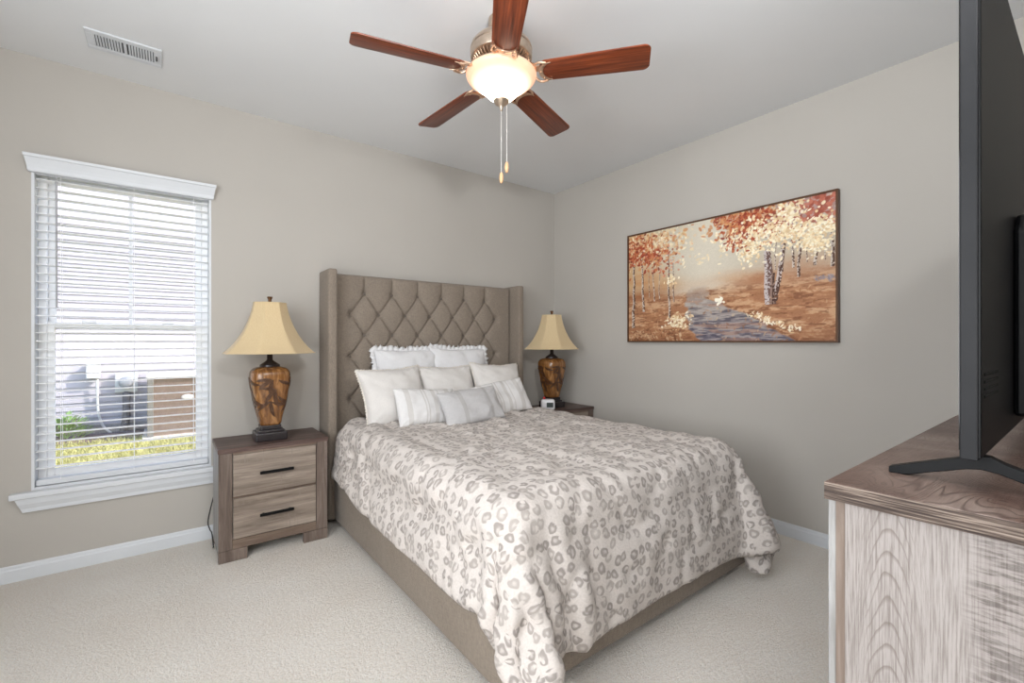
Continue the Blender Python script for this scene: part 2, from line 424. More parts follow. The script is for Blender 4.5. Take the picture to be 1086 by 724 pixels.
def sash(z0, z1, y0, y1, muntin):
    bm = bmesh.new(); s = .03
    bx(bm, gx0, gx0+s, y0, y1, z0, z1, .003, 1); bx(bm, gx1-s, gx1, y0, y1, z0, z1, .003, 1)
    bx(bm, gx0+s, gx1-s, y0, y1, z1-s, z1, .003, 1); bx(bm, gx0+s, gx1-s, y0, y1, z0, z0+s+.005, .003, 1)
    if muntin: bx(bm, (gx0+gx1)/2-.009, (gx0+gx1)/2+.009, y0+.008, y1-.008, z0+s, z1-s)
    o = wp('sash', bm, MAT['vinyl'])
    g = box(gx0+s, gx1-s, (y0+y1)/2-.002, (y0+y1)/2+.002, z0+s, z1-s)
    g.transform(Matrix.Translation((-(WX0+WX1)/2, -YB, -WZ0)))
    obj('pane', g, MAT['glass'], o)
    return o
sash(zm-.01, zi1-.035, YB+.11, YB+.135, True)
lo = sash(zi0+.035, zm+.03, YB+.08, YB+.105, False)
for lx in (gx0+.17, gx1-.17):
    g = box(lx-.03, lx+.03, YB+.068, YB+.085, zm+.03, zm+.042, .003)
    g.transform(Matrix.Translation((-(WX0+WX1)/2, -YB, -WZ0))); obj('sash_lock', g, MAT['vinyl'], lo)
bm = bmesh.new()
bx(bm, WX0-.075, WX1+.075, YB-.045, YB, WZ0-.03, WZ0+.0, .006); wp('window_sill', bm, MAT['trim'])
bm = bmesh.new(); prism(bm, [(-.004, -.0), (-.034, 0), (-.03, -.03), (-.02, -.055), (-.018, -.075), (-.0, -.075)], 'x', 0, 1)
for v in bm.verts:
    x0_, x1_ = WX0-.055, WX1+.055; inset = -(v.co.z)*.35
    v.co = Vector((x0_+inset if v.co.x < .5 else x1_-inset, YB+v.co.y, WZ0-.03+v.co.z))
wp('apron', bm, MAT['trim'])

# blinds
bl = empty('window_blind', ((WX0+WX1)/2, YB, 2.2), 0, 'white horizontal slat blind with crown valance, lowered over the window', 'window blind')
def bp(name, bm, m, par=None, smooth=False):
    bm.transform(Matrix.Translation((-(WX0+WX1)/2, -YB, -2.2))); return obj(name, bm, m, par or bl, smooth)
bm = bmesh.new()
prof = [(.0, 2.128), (-.022, 2.128), (-.026, 2.134), (-.028, 2.15), (-.033, 2.165), (-.040, 2.182), (-.046, 2.196), (-.052, 2.2), (-.054, 2.214), (.0, 2.214)]
prism(bm, [(YB+a, b) for a, b in prof], 'x', 0, 1)
for v in bm.verts:
    inset = (v.co.y-(YB-.054))
    inset = min(inset, .04) if v.co.y < YB-.001 else .04-.04*(v.co.z-2.128)/.086
    v.co.x = (WX0-.024+inset*.45) if v.co.x < .5 else (WX1+.024-inset*.45)
bp('valance', bm, MAT['trim'])
bm = box(WX0+.014, WX1-.014, YB+.006, YB+.055, 2.125, 2.17); bp('headrail', bm, MAT['trim'])
bm = bmesh.new(); sx0, sx1 = WX0+.016, WX1-.016; zs = 2.10; nsl = 0
while zs > .535:
    n = 6
    tilt = math.radians(-3)
    top = []; bot = []
    for i in range(n+1):
        u = -0.025+.05*i/n; cz = .0035*(1-(u/.025)**2)
        yy = YB+.033+u*math.cos(tilt); zz = zs+cz+u*math.sin(tilt)
        top.append((yy, zz)); bot.append((yy, zz-.0026))
    prism(bm, top+bot[::-1], 'x', sx0, sx1); zs -= .0452; nsl += 1
bp('slats', bm, MAT['blind'])
bm = box(sx0, sx1, YB+.008, YB+.058, WZ0+.018, WZ0+.048, .004); bp('bottom_rail', bm, MAT['trim'])
bm = bmesh.new()
for cx in (WX0+.11, (WX0+WX1)/2+.02, WX1-.09):
    for cy in (YB+.006, YB+.060): tube(bm, [(cx, cy, WZ0+.04), (cx, cy, 2.13)], .0011, 5)
bp('ladder_cords', bm, MAT['blind'])
bm = bmesh.new(); tube(bm, [(WX0+.095, YB-.008, 2.12), (WX0+.095, YB-.01, 2.09)], .002, 6); tube(bm, [(WX0+.095, YB-.01, 2.095), (WX0+.097, YB-.012, 1.42)], .0045, 8)
tag(bp('tilt_wand', bm, plain('grey_clear_wand', (176, 176, 180), .3)), 'grey tilt wand')

# ceiling vent
vt = empty('ceiling_vent', (-.17, 3.04, H), 0, 'white rectangular louvred air vent set in the ceiling above the window', 'air vent')
bm = bmesh.new(); hx, hy = .148, .093
for a in ((-hx, hx, hy-.036, hy), (-hx, hx, -hy, -hy+.036), (-hx, -hx+.034, -hy+.036, hy-.036), (hx-.034, hx, -hy+.036, hy-.036), (-.006, .006, -hy+.036, hy-.036)):
    bx(bm, a[0], a[1], a[2], a[3], -.008, 0, .002, 1)
obj('grille_frame', bm, MAT['trim'], vt)
obj('duct_backing', box(-hx+.03, hx-.03, -hy+.032, hy-.032, -.0015, -.0005), MAT['vent_dark'], vt)
for sgn in (-1, 1):
    bm = bmesh.new()
    for i in range(9):
        cx = sgn*(.013+.0113*i+.004)
        bx(bm, cx-.0032, cx+.0032, -hy+.034, hy-.034, -.007, -.001, 0, 1, Matrix.Rotation(.5*sgn, 3, 'Y'))
    obj('louvres', bm, MAT['trim'], vt)
obj('lever', box(hx-.026, hx-.019, -.022, .012, -.018, -.006, .002), MAT['vent_dark'], vt)

# ------------------------------------------------------------------ outdoors, seen through the window
GZ = -.15
struct('ground', box(-14, 14, YB+.16, 30, GZ-.2, GZ), MAT['soil'])
hs = empty('neighbouring_house', (0, 9.02, GZ), 0, 'pale neighbouring house wall with horizontal lap siding, seen through the blind', 'house')
bm = bmesh.new(); pts = [(.6, 0), (.6, 6.2), (0, 6.2)]
k = 54
for i in range(k-1, -1, -1):
    z0 = .15+i*.112; pts += [(.004, z0+.112), (-.014, z0+.004), (-.002, z0)]
pts += [(.02, 0)]
prism(bm, pts, 'x', -9, 9); obj('siding', bm, MAT['siding'], hs)
obj('foundation', box(-9, 9, .0, .5, -.05, .155), plain('grey_foundation', (150, 146, 144), .9), hs)
o = obj('mulch_bed', box(-6, 6, 8.35, 8.99, GZ-.02, GZ+.035, .015), MAT['mulch']); tag(o, 'dark strip of mulch along the foot of the pale siding', 'mulch', kind='stuff')
rnd = random.Random(5)
vs = []; fs = []
for i in range(26000):
    y = 4.2+(8.45-4.2)*rnd.random()**.8; sp = .42*y
    x = -sp+rnd.random()*(sp+.15*y)
    h = rnd.uniform(.035, .085); a = rnd.random()*6.28; w = rnd.uniform(.004, .008); lx, ly = rnd.uniform(-.03, .03), rnd.uniform(-.03, .03)
    b = len(vs); c, s = math.cos(a)*w, math.sin(a)*w
    vs += [(x-c, y-s, GZ), (x+c, y+s, GZ), (x+lx+c*.5, y+ly+s*.5, GZ+h*.7), (x+lx*1.6, y+ly*1.6, GZ+h)]
    fs += [(b, b+1, b+2), (b, b+2, b+3)]
me = bpy.data.meshes.new('lawn'); me.from_pydata(vs, [], fs)
tag(link_mesh('lawn_grass', me, MAT['grass']), 'sunlit yellow green lawn grass outside the window', 'grass', kind='stuff')
def P2(x, y, Y):  # photo pixel at world depth Y
    t = (x-543)/480; dx, dy = .606+.7955*t, .7955-.606*t; d = Y/dy
    return Vector((dx*d, Y, CAM_H-(y-361)/480*d))
# utility boxes
a = P2(99, 393, 8.9)
ub = empty('utility_box', (a.x, 8.985, a.z), 0, 'small pale grey utility box on the siding, left of the electric meter', 'utility box')
bm = box(-.075, .075, -.13, 0, -.11, .09, .01); prism(bm, [(-.075, .09), (.075, .09), (.06, .12), (-.06, .12)], 'y', -.13, -.01); obj('box_body', bm, MAT['util'], ub)
bm = bmesh.new(); tube(bm, [(.04, -.06, -.1)]+[tuple(p) for p in spline([(.04, -.06, -.2), (.05, -.05, -.6), (.12, -.04, -.85), (.3, -.08, -1.02)], 6)], .016, 8); obj('conduit', bm, MAT['conduit'], ub, True)
a = P2(134, 405, 8.9)
mb = empty('electric_meter', (a.x, 8.985, a.z), 0, 'round grey electric meter on a square box on the siding', 'electric meter')
obj('meter_base', box(-.13, .13, -.09, 0, -.15, .15, .01), MAT['util'], mb)
bm = bmesh.new(); lathe(bm, [(.085, 0), (.085, .1), (.07, .13), (.03, .14)], 24); bm.transform(Matrix.Rotation(PI/2, 4, 'X')); bm.transform(Matrix.Translation((.0, -.09, 0))); obj('meter_dial', bm, MAT['meter_glass'], mb, True)
bm = bmesh.new(); tube(bm, [(0, -.05, -.14), (0, -.06, -.5)]+[tuple(p) for p in spline([(-.01, -.07, -.6), (-.06, -.08, -.95), (.1, -.12, -1.16)], 6)], .05, 10); obj('conduit', bm, MAT['conduit_dark'], mb, True)
bm = bmesh.new(); tube(bm, [tuple(p) for p in spline([(.1, -.1, GZ-a.z+.08), (.45, -.2, GZ-a.z+.09), (.75, -.12, GZ-a.z+.22), (1.1, -.1, GZ-a.z+.3)], 8)], .03, 8); obj('hose', bm, MAT['conduit_dark'], mb, True)
# condenser unit
a = P2(157, 464, 8.2)
ac = empty('air_conditioner', (a.x+.5, 8.2+.25, GZ), 0, 'taupe outdoor air conditioning unit with vertical louvres standing on the lawn edge', 'air conditioner')
obj('pad', box(-.56, .56, -.5, .5, 0, .06, .01), MAT['ac_lid'], ac)
bm = box(-.46, .46, -.4, .4, .06, .86)
for i in range(62):
    x = -.45+.9*i/61; bx(bm, x-.004, x+.004, -.412, -.4, .09, .83)
obj('louvre_casing', bm, MAT['ac'], ac)
for sx in (-1, 1):
    for sy in (-1, 1): obj('corner_post', box(sx*.47-.035, sx*.47+.035, sy*.415-.035, sy*.415+.035, .06, .87, .006), MAT['ac_side'], ac)
bm = box(-.52, .52, -.46, .46, .86, .91, .015); obj('lid', bm, MAT['ac_lid'], ac)
bm = bmesh.new(); lathe(bm, [(.07, 0), (.07, .008), (.05, .012)], 24, rad=None); bm.transform(Matrix.Diagonal((1.1, .6, 1, 1))); bm.transform(Matrix.Rotation(PI/2, 4, 'X')); bm.transform(Matrix.Translation((-.05, -.412, .58))); obj('badge', bm, MAT['ac_lid'], ac, True)
# shrub
def shrub(x, y, n, r, h, seed, label):
    rnd = random.Random(seed); vs = []; fs = []
    for i in range(n):
        a = rnd.random()*6.28; rr = r*rnd.random()**.5; z = rnd.random()*h*(1-.5*rr/r)
        c = Vector((rr*math.cos(a), rr*math.sin(a), z+.02)); d = Vector((math.cos(a), math.sin(a), rnd.uniform(.3, 1.2))).normalized()
        s = d.cross(Vector((0, 0, 1))).normalized()*.018; L = rnd.uniform(.06, .12); b = len(vs)
        vs += [tuple(c), tuple(c+d*L*.5+s), tuple(c+d*L), tuple(c+d*L*.5-s)]; fs += [(b, b+1, b+2, b+3)]
    o = empty('leafy_shrub', (x, y, GZ+.03), 0, label, 'shrub')
    me = bpy.data.meshes.new('leaves'); me.from_pydata(vs, [], fs); link_mesh('foliage', me, MAT['shrub'], o)
    bm = bmesh.new()
    for k in range(6): tube(bm, [(0, 0, -.03), (r*.5*math.cos(k), r*.5*math.sin(k), h*.8)], .006, 5)
    obj('stems', bm, MAT['mulch'], o)
a = P2(68, 458, 8.6); shrub(a.x, 8.6, 420, .26, .36, 3, 'small bright green shrub growing in the mulch below the utility box')

NYC, NXC = 44, 42
# millimetre positions of the draped duvet, row by row: x, y, z
CLOTH = [
    788,1043,60,832,1044,88,832,1050,144,860,1017,175,887,994,198,939,1006,182,972,1052,163,990,1103,150,1042,1119,146,1087,1155,142,1142,1150,140,1178,1111,143,1230,1133,141,1285,1143,138,1342,1147,137,1399,1153,135,1456,1156,133,1514,1156,133,1571,1158,133,1629,1160,134,1686,1163,134,1744,1163,134,1802,1164,134,1859,1166,134,1917,1166,133,1974,1166,132,2031,1164,131,2089,1163,130,2147,1162,129,2205,1160,130,2263,1155,130,2319,1147,130,2365,1113,135,2403,1072,143,2428,1033,166,2476,1031,154,2531,1038,158,2530,1060,104,2481,1045,85,2436,1046,52,2454,1065,58,2493,1102,77,
    783,1051,110,824,1064,122,859,1068,144,891,1042,177,911,1035,215,949,1017,237,981,1061,218,988,1116,206,1042,1126,200,1094,1147,198,1141,1157,197,1176,1115,201,1231,1133,198,1285,1148,194,1342,1163,192,1399,1159,192,1457,1152,192,1514,1152,191,1571,1159,191,1628,1163,191,1686,1165,191,1744,1166,191,1801,1166,191,1859,1166,191,1916,1162,190,1974,1165,189,2032,1164,188,2089,1160,187,2147,1160,187,2205,1160,187,2263,1160,187,2320,1155,187,2372,1131,189,2397,1079,201,2438,1042,207,2492,1031,203,2533,1065,179,2509,1094,145,2467,1085,117,2426,1094,76,2426,1111,44,2468,1128,72,
    772,1094,136,818,1084,164,857,1097,182,878,1088,209,925,1075,235,938,1053,278,961,1077,269,988,1126,261,1045,1120,257,1083,1160,252,1138,1161,255,1176,1121,257,1232,1137,254,1285,1161,250,1344,1167,250,1400,1156,250,1457,1149,249,1513,1157,248,1571,1160,248,1628,1168,248,1686,1166,248,1744,1164,249,1802,1167,248,1859,1163,248,1916,1163,247,1974,1165,246,2032,1160,245,2091,1156,245,2149,1157,245,2206,1161,244,2264,1161,244,2322,1161,244,2377,1142,247,2397,1089,260,2442,1054,265,2498,1056,256,2521,1097,226,2482,1115,189,2435,1099,158,2403,1122,117,2431,1143,74,2464,1157,33,
    788,1147,150,803,1125,201,845,1124,215,892,1130,236,914,1105,273,953,1098,299,976,1084,323,990,1136,317,1045,1120,315,1077,1166,308,1135,1164,311,1176,1126,314,1228,1153,309,1286,1167,308,1345,1169,307,1400,1151,308,1455,1163,304,1512,1164,303,1571,1163,305,1629,1166,306,1687,1166,306,1745,1162,306,1802,1166,306,1860,1164,305,1917,1168,304,1974,1161,302,2033,1156,302,2091,1153,302,2148,1160,301,2206,1163,301,2266,1159,302,2324,1164,302,2381,1154,305,2401,1102,317,2448,1072,319,2502,1085,305,2497,1125,270,2450,1115,236,2408,1126,199,2428,1155,155,2467,1165,112,2508,1162,68,
    838,1161,174,808,1178,216,836,1145,246,862,1144,278,908,1143,309,950,1144,330,960,1111,372,991,1150,353,1034,1133,368,1075,1162,365,1133,1168,368,1175,1134,371,1224,1166,363,1286,1166,365,1343,1169,365,1398,1166,363,1455,1166,362,1514,1166,363,1573,1166,364,1630,1166,364,1688,1166,363,1745,1167,363,1803,1166,363,1861,1166,362,1918,1169,360,1977,1164,360,2035,1168,359,2092,1166,357,2148,1163,358,2206,1169,358,2266,1165,359,2323,1165,359,2382,1165,360,2408,1117,371,2457,1091,372,2500,1120,350,2462,1134,315,2417,1132,280,2428,1162,236,2468,1166,194,2507,1157,152,2549,1158,108,
    862,1204,191,853,1190,239,823,1184,280,854,1176,314,877,1160,353,928,1167,377,958,1126,409,983,1164,409,1022,1152,420,1069,1180,418,1118,1159,422,1172,1152,425,1225,1176,420,1284,1177,421,1341,1175,421,1399,1176,421,1457,1177,421,1517,1179,423,1574,1184,420,1631,1180,419,1689,1178,419,1746,1177,419,1804,1177,419,1861,1177,418,1919,1177,417,1978,1180,414,2036,1185,412,2093,1181,413,2149,1171,415,2207,1178,414,2266,1176,416,2323,1178,416,2381,1176,416,2414,1132,426,2466,1114,424,2478,1151,392,2429,1143,360,2431,1164,317,2469,1169,275,2509,1161,233,2547,1153,191,2589,1157,148,
    828,1233,225,872,1232,261,856,1220,306,843,1198,355,873,1190,389,900,1172,425,940,1144,461,973,1176,463,1014,1170,473,1063,1192,474,1114,1165,480,1169,1179,478,1226,1189,477,1283,1186,477,1341,1186,477,1398,1190,476,1457,1192,477,1516,1197,477,1574,1192,476,1631,1191,476,1689,1188,475,1747,1187,475,1804,1188,475,1862,1187,474,1920,1188,473,1978,1189,471,2036,1190,470,2093,1189,471,2151,1185,472,2209,1186,472,2268,1182,474,2324,1188,472,2381,1187,472,2419,1146,481,2472,1145,472,2445,1164,438,2433,1181,394,2472,1162,357,2511,1167,314,2549,1160,273,2588,1167,229,2621,1184,183,
    792,1244,267,836,1234,300,877,1249,337,882,1211,380,858,1211,430,892,1209,460,936,1186,495,973,1182,519,1006,1186,527,1060,1201,531,1112,1181,537,1167,1198,533,1225,1196,533,1282,1195,533,1340,1200,532,1398,1200,532,1457,1201,533,1516,1199,533,1573,1196,533,1632,1197,532,1690,1197,532,1747,1197,531,1805,1197,531,1863,1197,530,1921,1197,529,1979,1197,529,2036,1198,529,2094,1199,529,2152,1197,528,2209,1196,529,2267,1191,530,2324,1197,529,2382,1199,528,2424,1160,536,2464,1181,516,2434,1202,474,2472,1193,433,2512,1176,395,2550,1179,352,2581,1194,306,2591,1215,253,2594,1231,200,
    789,1277,293,801,1250,342,840,1234,379,881,1254,415,906,1229,454,884,1225,503,933,1213,533,958,1191,573,998,1201,582,1056,1206,589,1109,1206,589,1166,1205,590,1224,1204,590,1281,1206,589,1339,1206,589,1400,1205,591,1459,1205,591,1516,1205,590,1575,1205,590,1632,1205,590,1691,1205,590,1748,1205,589,1806,1206,588,1864,1205,587,1921,1204,586,1979,1205,586,2037,1206,585,2094,1206,585,2152,1205,585,2210,1206,585,2268,1207,584,2325,1204,586,2382,1209,585,2432,1182,589,2439,1214,555,2473,1221,511,2511,1202,474,2543,1211,428,2559,1229,375,2549,1236,319,2546,1248,263,2545,1259,206,
    844,1266,283,846,1263,341,847,1264,398,863,1266,441,890,1263,486,920,1257,528,926,1250,562,949,1227,609,993,1224,633,1050,1224,641,1107,1225,643,1165,1225,643,1222,1225,642,1280,1225,642,1340,1225,644,1401,1226,645,1458,1226,644,1517,1225,643,1576,1224,645,1634,1226,644,1692,1225,644,1749,1225,643,1806,1224,642,1864,1224,641,1922,1223,640,1980,1223,640,2038,1223,640,2095,1222,640,2153,1222,639,2211,1223,639,2269,1224,637,2326,1220,640,2382,1218,641,2439,1218,633,2469,1238,591,2505,1235,551,2523,1250,499,2525,1262,442,2527,1274,386,2538,1289,331,2535,1302,276,2540,1314,220,
    837,1311,292,856,1310,344,878,1307,388,888,1302,444,898,1300,494,896,1299,550,908,1291,591,936,1276,640,987,1268,672,1047,1270,675,1105,1271,675,1163,1272,675,1221,1271,675,1280,1271,675,1341,1272,678,1400,1271,678,1458,1272,675,1516,1272,675,1575,1272,675,1634,1272,675,1692,1272,675,1749,1272,675,1807,1271,675,1865,1270,675,1922,1269,675,1981,1269,675,2039,1270,675,2096,1270,675,2154,1268,675,2212,1268,674,2270,1267,674,2328,1267,674,2386,1267,675,2445,1267,663,2483,1274,620,2492,1287,565,2501,1301,510,2510,1315,455,2524,1330,401,2533,1345,346,2536,1358,290,2552,1369,235,
    818,1361,295,851,1356,339,872,1359,390,905,1355,436,914,1354,492,917,1351,550,906,1342,602,940,1335,647,988,1329,677,1046,1329,677,1104,1329,679,1163,1329,679,1222,1329,679,1280,1328,679,1340,1328,679,1399,1328,679,1457,1328,679,1514,1329,678,1573,1329,678,1633,1329,677,1692,1329,679,1749,1329,679,1807,1329,676,1865,1327,677,1922,1326,679,1980,1326,678,2039,1328,676,2097,1328,679,2154,1327,679,2212,1326,679,2270,1326,679,2328,1326,679,2386,1325,681,2443,1326,668,2487,1330,631,2513,1338,579,2530,1345,525,2536,1360,471,2547,1371,415,2559,1383,360,2556,1408,308,2572,1420,254,
    834,1411,280,868,1410,327,882,1412,383,885,1408,439,904,1407,493,894,1401,548,918,1398,599,937,1392,654,989,1388,678,1046,1387,679,1104,1386,679,1163,1386,679,1222,1386,679,1280,1385,679,1340,1385,679,1398,1385,679,1456,1385,680,1514,1386,676,1573,1386,679,1633,1386,679,1691,1386,679,1749,1386,679,1807,1386,678,1865,1385,678,1922,1384,679,1980,1384,678,2038,1385,683,2096,1385,685,2153,1384,682,2211,1384,679,2269,1384,679,2327,1383,679,2385,1383,680,2442,1384,671,2483,1386,631,2500,1388,576,2501,1389,518,2529,1394,467,2565,1418,429,2594,1424,379,2601,1428,322,2614,1433,281,
    849,1465,270,856,1465,328,872,1465,383,895,1463,435,888,1460,491,900,1458,547,916,1455,603,942,1449,649,989,1446,678,1047,1444,679,1104,1443,678,1163,1443,679,1222,1443,679,1280,1443,679,1340,1442,679,1398,1442,679,1456,1442,679,1514,1442,679,1572,1443,679,1632,1443,679,1691,1443,679,1748,1443,679,1806,1444,679,1864,1442,679,1922,1442,679,1980,1441,679,2038,1441,679,2095,1441,679,2153,1441,677,2211,1441,679,2270,1441,679,2327,1440,679,2385,1440,680,2441,1441,671,2483,1443,632,2495,1444,576,2507,1446,520,2526,1447,466,2528,1449,406,2555,1460,366,2592,1468,329,2640,1479,298,
    853,1522,268,864,1521,325,879,1520,379,881,1518,435,892,1517,491,904,1515,547,918,1508,598,940,1508,650,990,1505,678,1048,1502,679,1105,1500,679,1163,1500,677,1221,1500,678,1281,1500,679,1340,1499,679,1398,1499,679,1456,1499,679,1514,1499,679,1572,1500,679,1631,1500,679,1690,1500,678,1748,1501,679,1806,1501,678,1863,1501,679,1921,1500,679,1979,1499,679,2037,1498,679,2095,1498,679,2153,1498,679,2211,1498,679,2269,1498,679,2327,1498,679,2384,1498,679,2441,1499,671,2483,1500,632,2495,1501,576,2501,1502,518,2513,1502,460,2538,1505,407,2546,1505,350,2566,1511,312,2608,1519,271,
    856,1578,266,868,1577,322,875,1576,379,885,1575,435,897,1573,491,910,1572,547,915,1567,599,940,1567,650,991,1563,678,1049,1560,678,1107,1559,679,1164,1558,679,1222,1557,679,1281,1557,678,1340,1556,678,1398,1556,679,1456,1556,676,1514,1556,679,1572,1557,679,1631,1557,678,1690,1558,679,1748,1558,679,1805,1558,679,1863,1558,679,1921,1557,678,1979,1557,679,2037,1556,679,2095,1555,679,2153,1555,679,2211,1555,679,2269,1555,679,2327,1556,685,2383,1555,677,2441,1556,671,2483,1557,632,2495,1558,577,2499,1559,519,2509,1559,460,2523,1559,403,2553,1561,354,2581,1564,306,2584,1565,260,
    861,1635,265,869,1634,322,878,1633,379,887,1632,435,898,1631,491,918,1628,545,914,1626,602,941,1625,652,992,1621,678,1051,1618,679,1108,1617,679,1166,1616,679,1223,1615,679,1282,1614,679,1340,1613,678,1398,1612,677,1456,1612,677,1514,1614,680,1573,1615,679,1632,1616,680,1689,1615,680,1747,1615,679,1805,1615,678,1863,1615,680,1921,1615,678,1979,1614,679,2037,1614,679,2095,1613,678,2153,1612,679,2210,1612,679,2269,1612,679,2327,1612,676,2383,1613,678,2440,1613,671,2482,1614,633,2496,1615,577,2500,1616,520,2507,1616,461,2518,1616,402,2551,1618,355,2578,1621,305,2566,1618,249,
    864,1692,265,871,1691,322,878,1690,379,885,1689,435,910,1686,487,917,1685,543,909,1684,606,943,1682,653,994,1679,678,1052,1677,679,1109,1675,679,1167,1674,679,1225,1673,679,1282,1672,679,1340,1671,679,1398,1670,678,1456,1671,677,1514,1672,679,1573,1673,679,1631,1673,682,1688,1672,680,1746,1672,677,1804,1672,679,1864,1672,676,1921,1672,680,1978,1672,677,2036,1671,679,2095,1670,679,2153,1670,679,2210,1669,679,2268,1669,679,2326,1670,679,2383,1670,679,2440,1670,672,2482,1671,633,2496,1672,578,2502,1673,520,2509,1674,462,2524,1673,406,2545,1675,355,2571,1678,302,2560,1675,245,
    865,1749,265,872,1748,322,876,1747,379,890,1746,434,915,1743,485,917,1742,543,904,1741,612,944,1738,654,995,1736,679,1053,1734,679,1110,1732,679,1168,1731,679,1226,1730,679,1283,1729,679,1341,1728,679,1398,1728,678,1457,1730,679,1515,1730,678,1572,1730,679,1631,1730,679,1688,1729,678,1746,1729,677,1804,1729,678,1862,1729,679,1920,1729,678,1978,1729,680,2035,1729,676,2094,1728,679,2152,1727,678,2210,1727,677,2267,1727,676,2325,1727,678,2383,1728,680,2440,1728,672,2482,1728,633,2492,1729,578,2503,1731,521,2510,1731,463,2523,1731,406,2536,1731,351,2559,1734,299,2558,1732,242,
    866,1806,265,871,1805,322,875,1804,379,899,1802,431,917,1800,485,916,1799,543,907,1798,611,945,1795,655,997,1793,675,1054,1791,678,1111,1789,678,1169,1788,678,1226,1787,680,1284,1787,679,1342,1787,679,1399,1787,678,1457,1788,678,1515,1788,679,1573,1787,679,1631,1787,678,1688,1786,679,1746,1786,679,1804,1787,677,1862,1786,676,1919,1786,679,1978,1786,676,2034,1785,682,2093,1785,679,2151,1784,679,2209,1784,677,2266,1784,676,2325,1785,679,2382,1785,680,2439,1785,672,2482,1786,633,2494,1787,578,2502,1788,521,2511,1788,464,2523,1789,407,2536,1789,352,2546,1790,295,2556,1789,240,
    865,1864,265,870,1862,322,876,1861,379,904,1859,430,916,1857,486,915,1856,543,909,1854,609,945,1853,657,997,1850,684,1054,1849,677,1111,1847,679,1169,1845,679,1226,1844,685,1283,1844,678,1342,1844,679,1400,1845,678,1457,1845,682,1515,1844,680,1573,1845,678,1631,1844,679,1688,1844,678,1746,1843,679,1803,1843,679,1861,1843,678,1919,1843,679,1977,1843,680,2035,1842,680,2093,1842,678,2151,1841,677,2209,1841,678,2266,1841,679,2324,1842,679,2382,1843,680,2439,1843,672,2481,1843,634,2495,1844,578,2501,1845,521,2511,1845,464,2521,1846,407,2535,1847,352,2543,1847,295,2553,1846,239,
    865,1921,265,869,1919,323,879,1918,380,907,1916,430,916,1915,486,915,1913,543,901,1911,613,946,1909,656,997,1908,683,1054,1906,677,1112,1904,679,1170,1902,676,1226,1901,689,1282,1901,679,1341,1901,678,1399,1902,679,1456,1901,679,1515,1902,679,1573,1902,681,1631,1902,681,1688,1901,679,1746,1901,678,1803,1900,679,1861,1901,679,1919,1901,679,1977,1900,679,2035,1900,679,2093,1899,678,2150,1898,677,2208,1898,676,2265,1898,677,2324,1900,679,2382,1900,679,2439,1901,672,2481,1902,634,2495,1902,579,2501,1902,522,2511,1903,465,2522,1904,408,2536,1904,353,2542,1904,296,2550,1904,239,
    864,1978,267,869,1976,324,880,1975,380,909,1973,430,916,1972,487,914,1970,544,899,1968,615,945,1966,654,997,1965,679,1055,1963,678,1113,1961,679,1171,1959,676,1226,1959,686,1283,1959,676,1342,1959,680,1399,1959,678,1457,1958,679,1515,1958,677,1574,1959,676,1630,1958,676,1688,1958,679,1746,1958,679,1803,1957,679,1861,1958,678,1918,1958,679,1977,1957,677,2035,1957,678,2093,1957,679,2150,1956,679,2208,1956,677,2266,1956,676,2324,1958,681,2381,1958,679,2438,1958,672,2481,1959,635,2495,1959,579,2501,1960,522,2508,1960,465,2522,1961,409,2536,1961,353,2541,1961,296,2548,1962,238,
    863,2035,268,869,2034,326,881,2032,382,910,2030,431,916,2029,488,914,2027,545,901,2025,614,944,2023,654,997,2022,679,1055,2020,678,1113,2019,679,1170,2018,677,1227,2017,678,1285,2017,677,1344,2016,676,1399,2016,676,1456,2016,679,1515,2015,679,1574,2016,676,1629,2015,678,1688,2015,679,1746,2015,680,1803,2015,679,1860,2015,681,1917,2015,676,1976,2014,676,2035,2014,677,2093,2014,678,2150,2014,679,2208,2014,679,2266,2015,678,2324,2015,680,2380,2014,683,2438,2015,672,2481,2016,635,2495,2017,579,2501,2017,522,2506,2017,465,2521,2018,409,2537,2018,353,2539,2019,295,2546,2019,238,
    861,2092,270,870,2090,327,881,2089,383,911,2087,432,916,2086,489,914,2084,547,902,2082,615,945,2080,654,998,2079,680,1056,2077,679,1113,2076,678,1171,2075,676,1228,2074,679,1286,2074,679,1343,2073,679,1399,2073,677,1456,2072,676,1515,2072,678,1573,2072,676,1630,2072,679,1688,2072,679,1746,2071,676,1802,2072,678,1859,2071,676,1917,2071,676,1975,2071,678,2035,2071,679,2093,2071,678,2150,2071,677,2207,2071,678,2265,2072,678,2322,2070,685,2379,2071,678,2438,2073,672,2481,2074,635,2495,2074,580,2500,2074,522,2508,2075,465,2521,2075,409,2536,2075,353,2538,2076,296,2545,2076,238,
    860,2150,273,871,2148,329,882,2146,385,910,2144,434,916,2143,491,914,2141,548,902,2139,615,945,2137,655,999,2136,679,1056,2134,678,1114,2133,679,1171,2133,678,1229,2132,678,1286,2131,679,1344,2131,677,1400,2130,676,1457,2129,680,1515,2129,677,1573,2129,676,1630,2129,677,1688,2129,679,1745,2128,676,1802,2128,684,1859,2128,676,1916,2128,676,1973,2128,676,2033,2128,677,2092,2128,679,2150,2128,679,2207,2128,679,2265,2129,679,2321,2128,683,2380,2130,679,2439,2131,673,2481,2131,635,2495,2131,580,2500,2131,522,2507,2132,465,2519,2133,409,2536,2133,354,2539,2134,297,2543,2133,239,
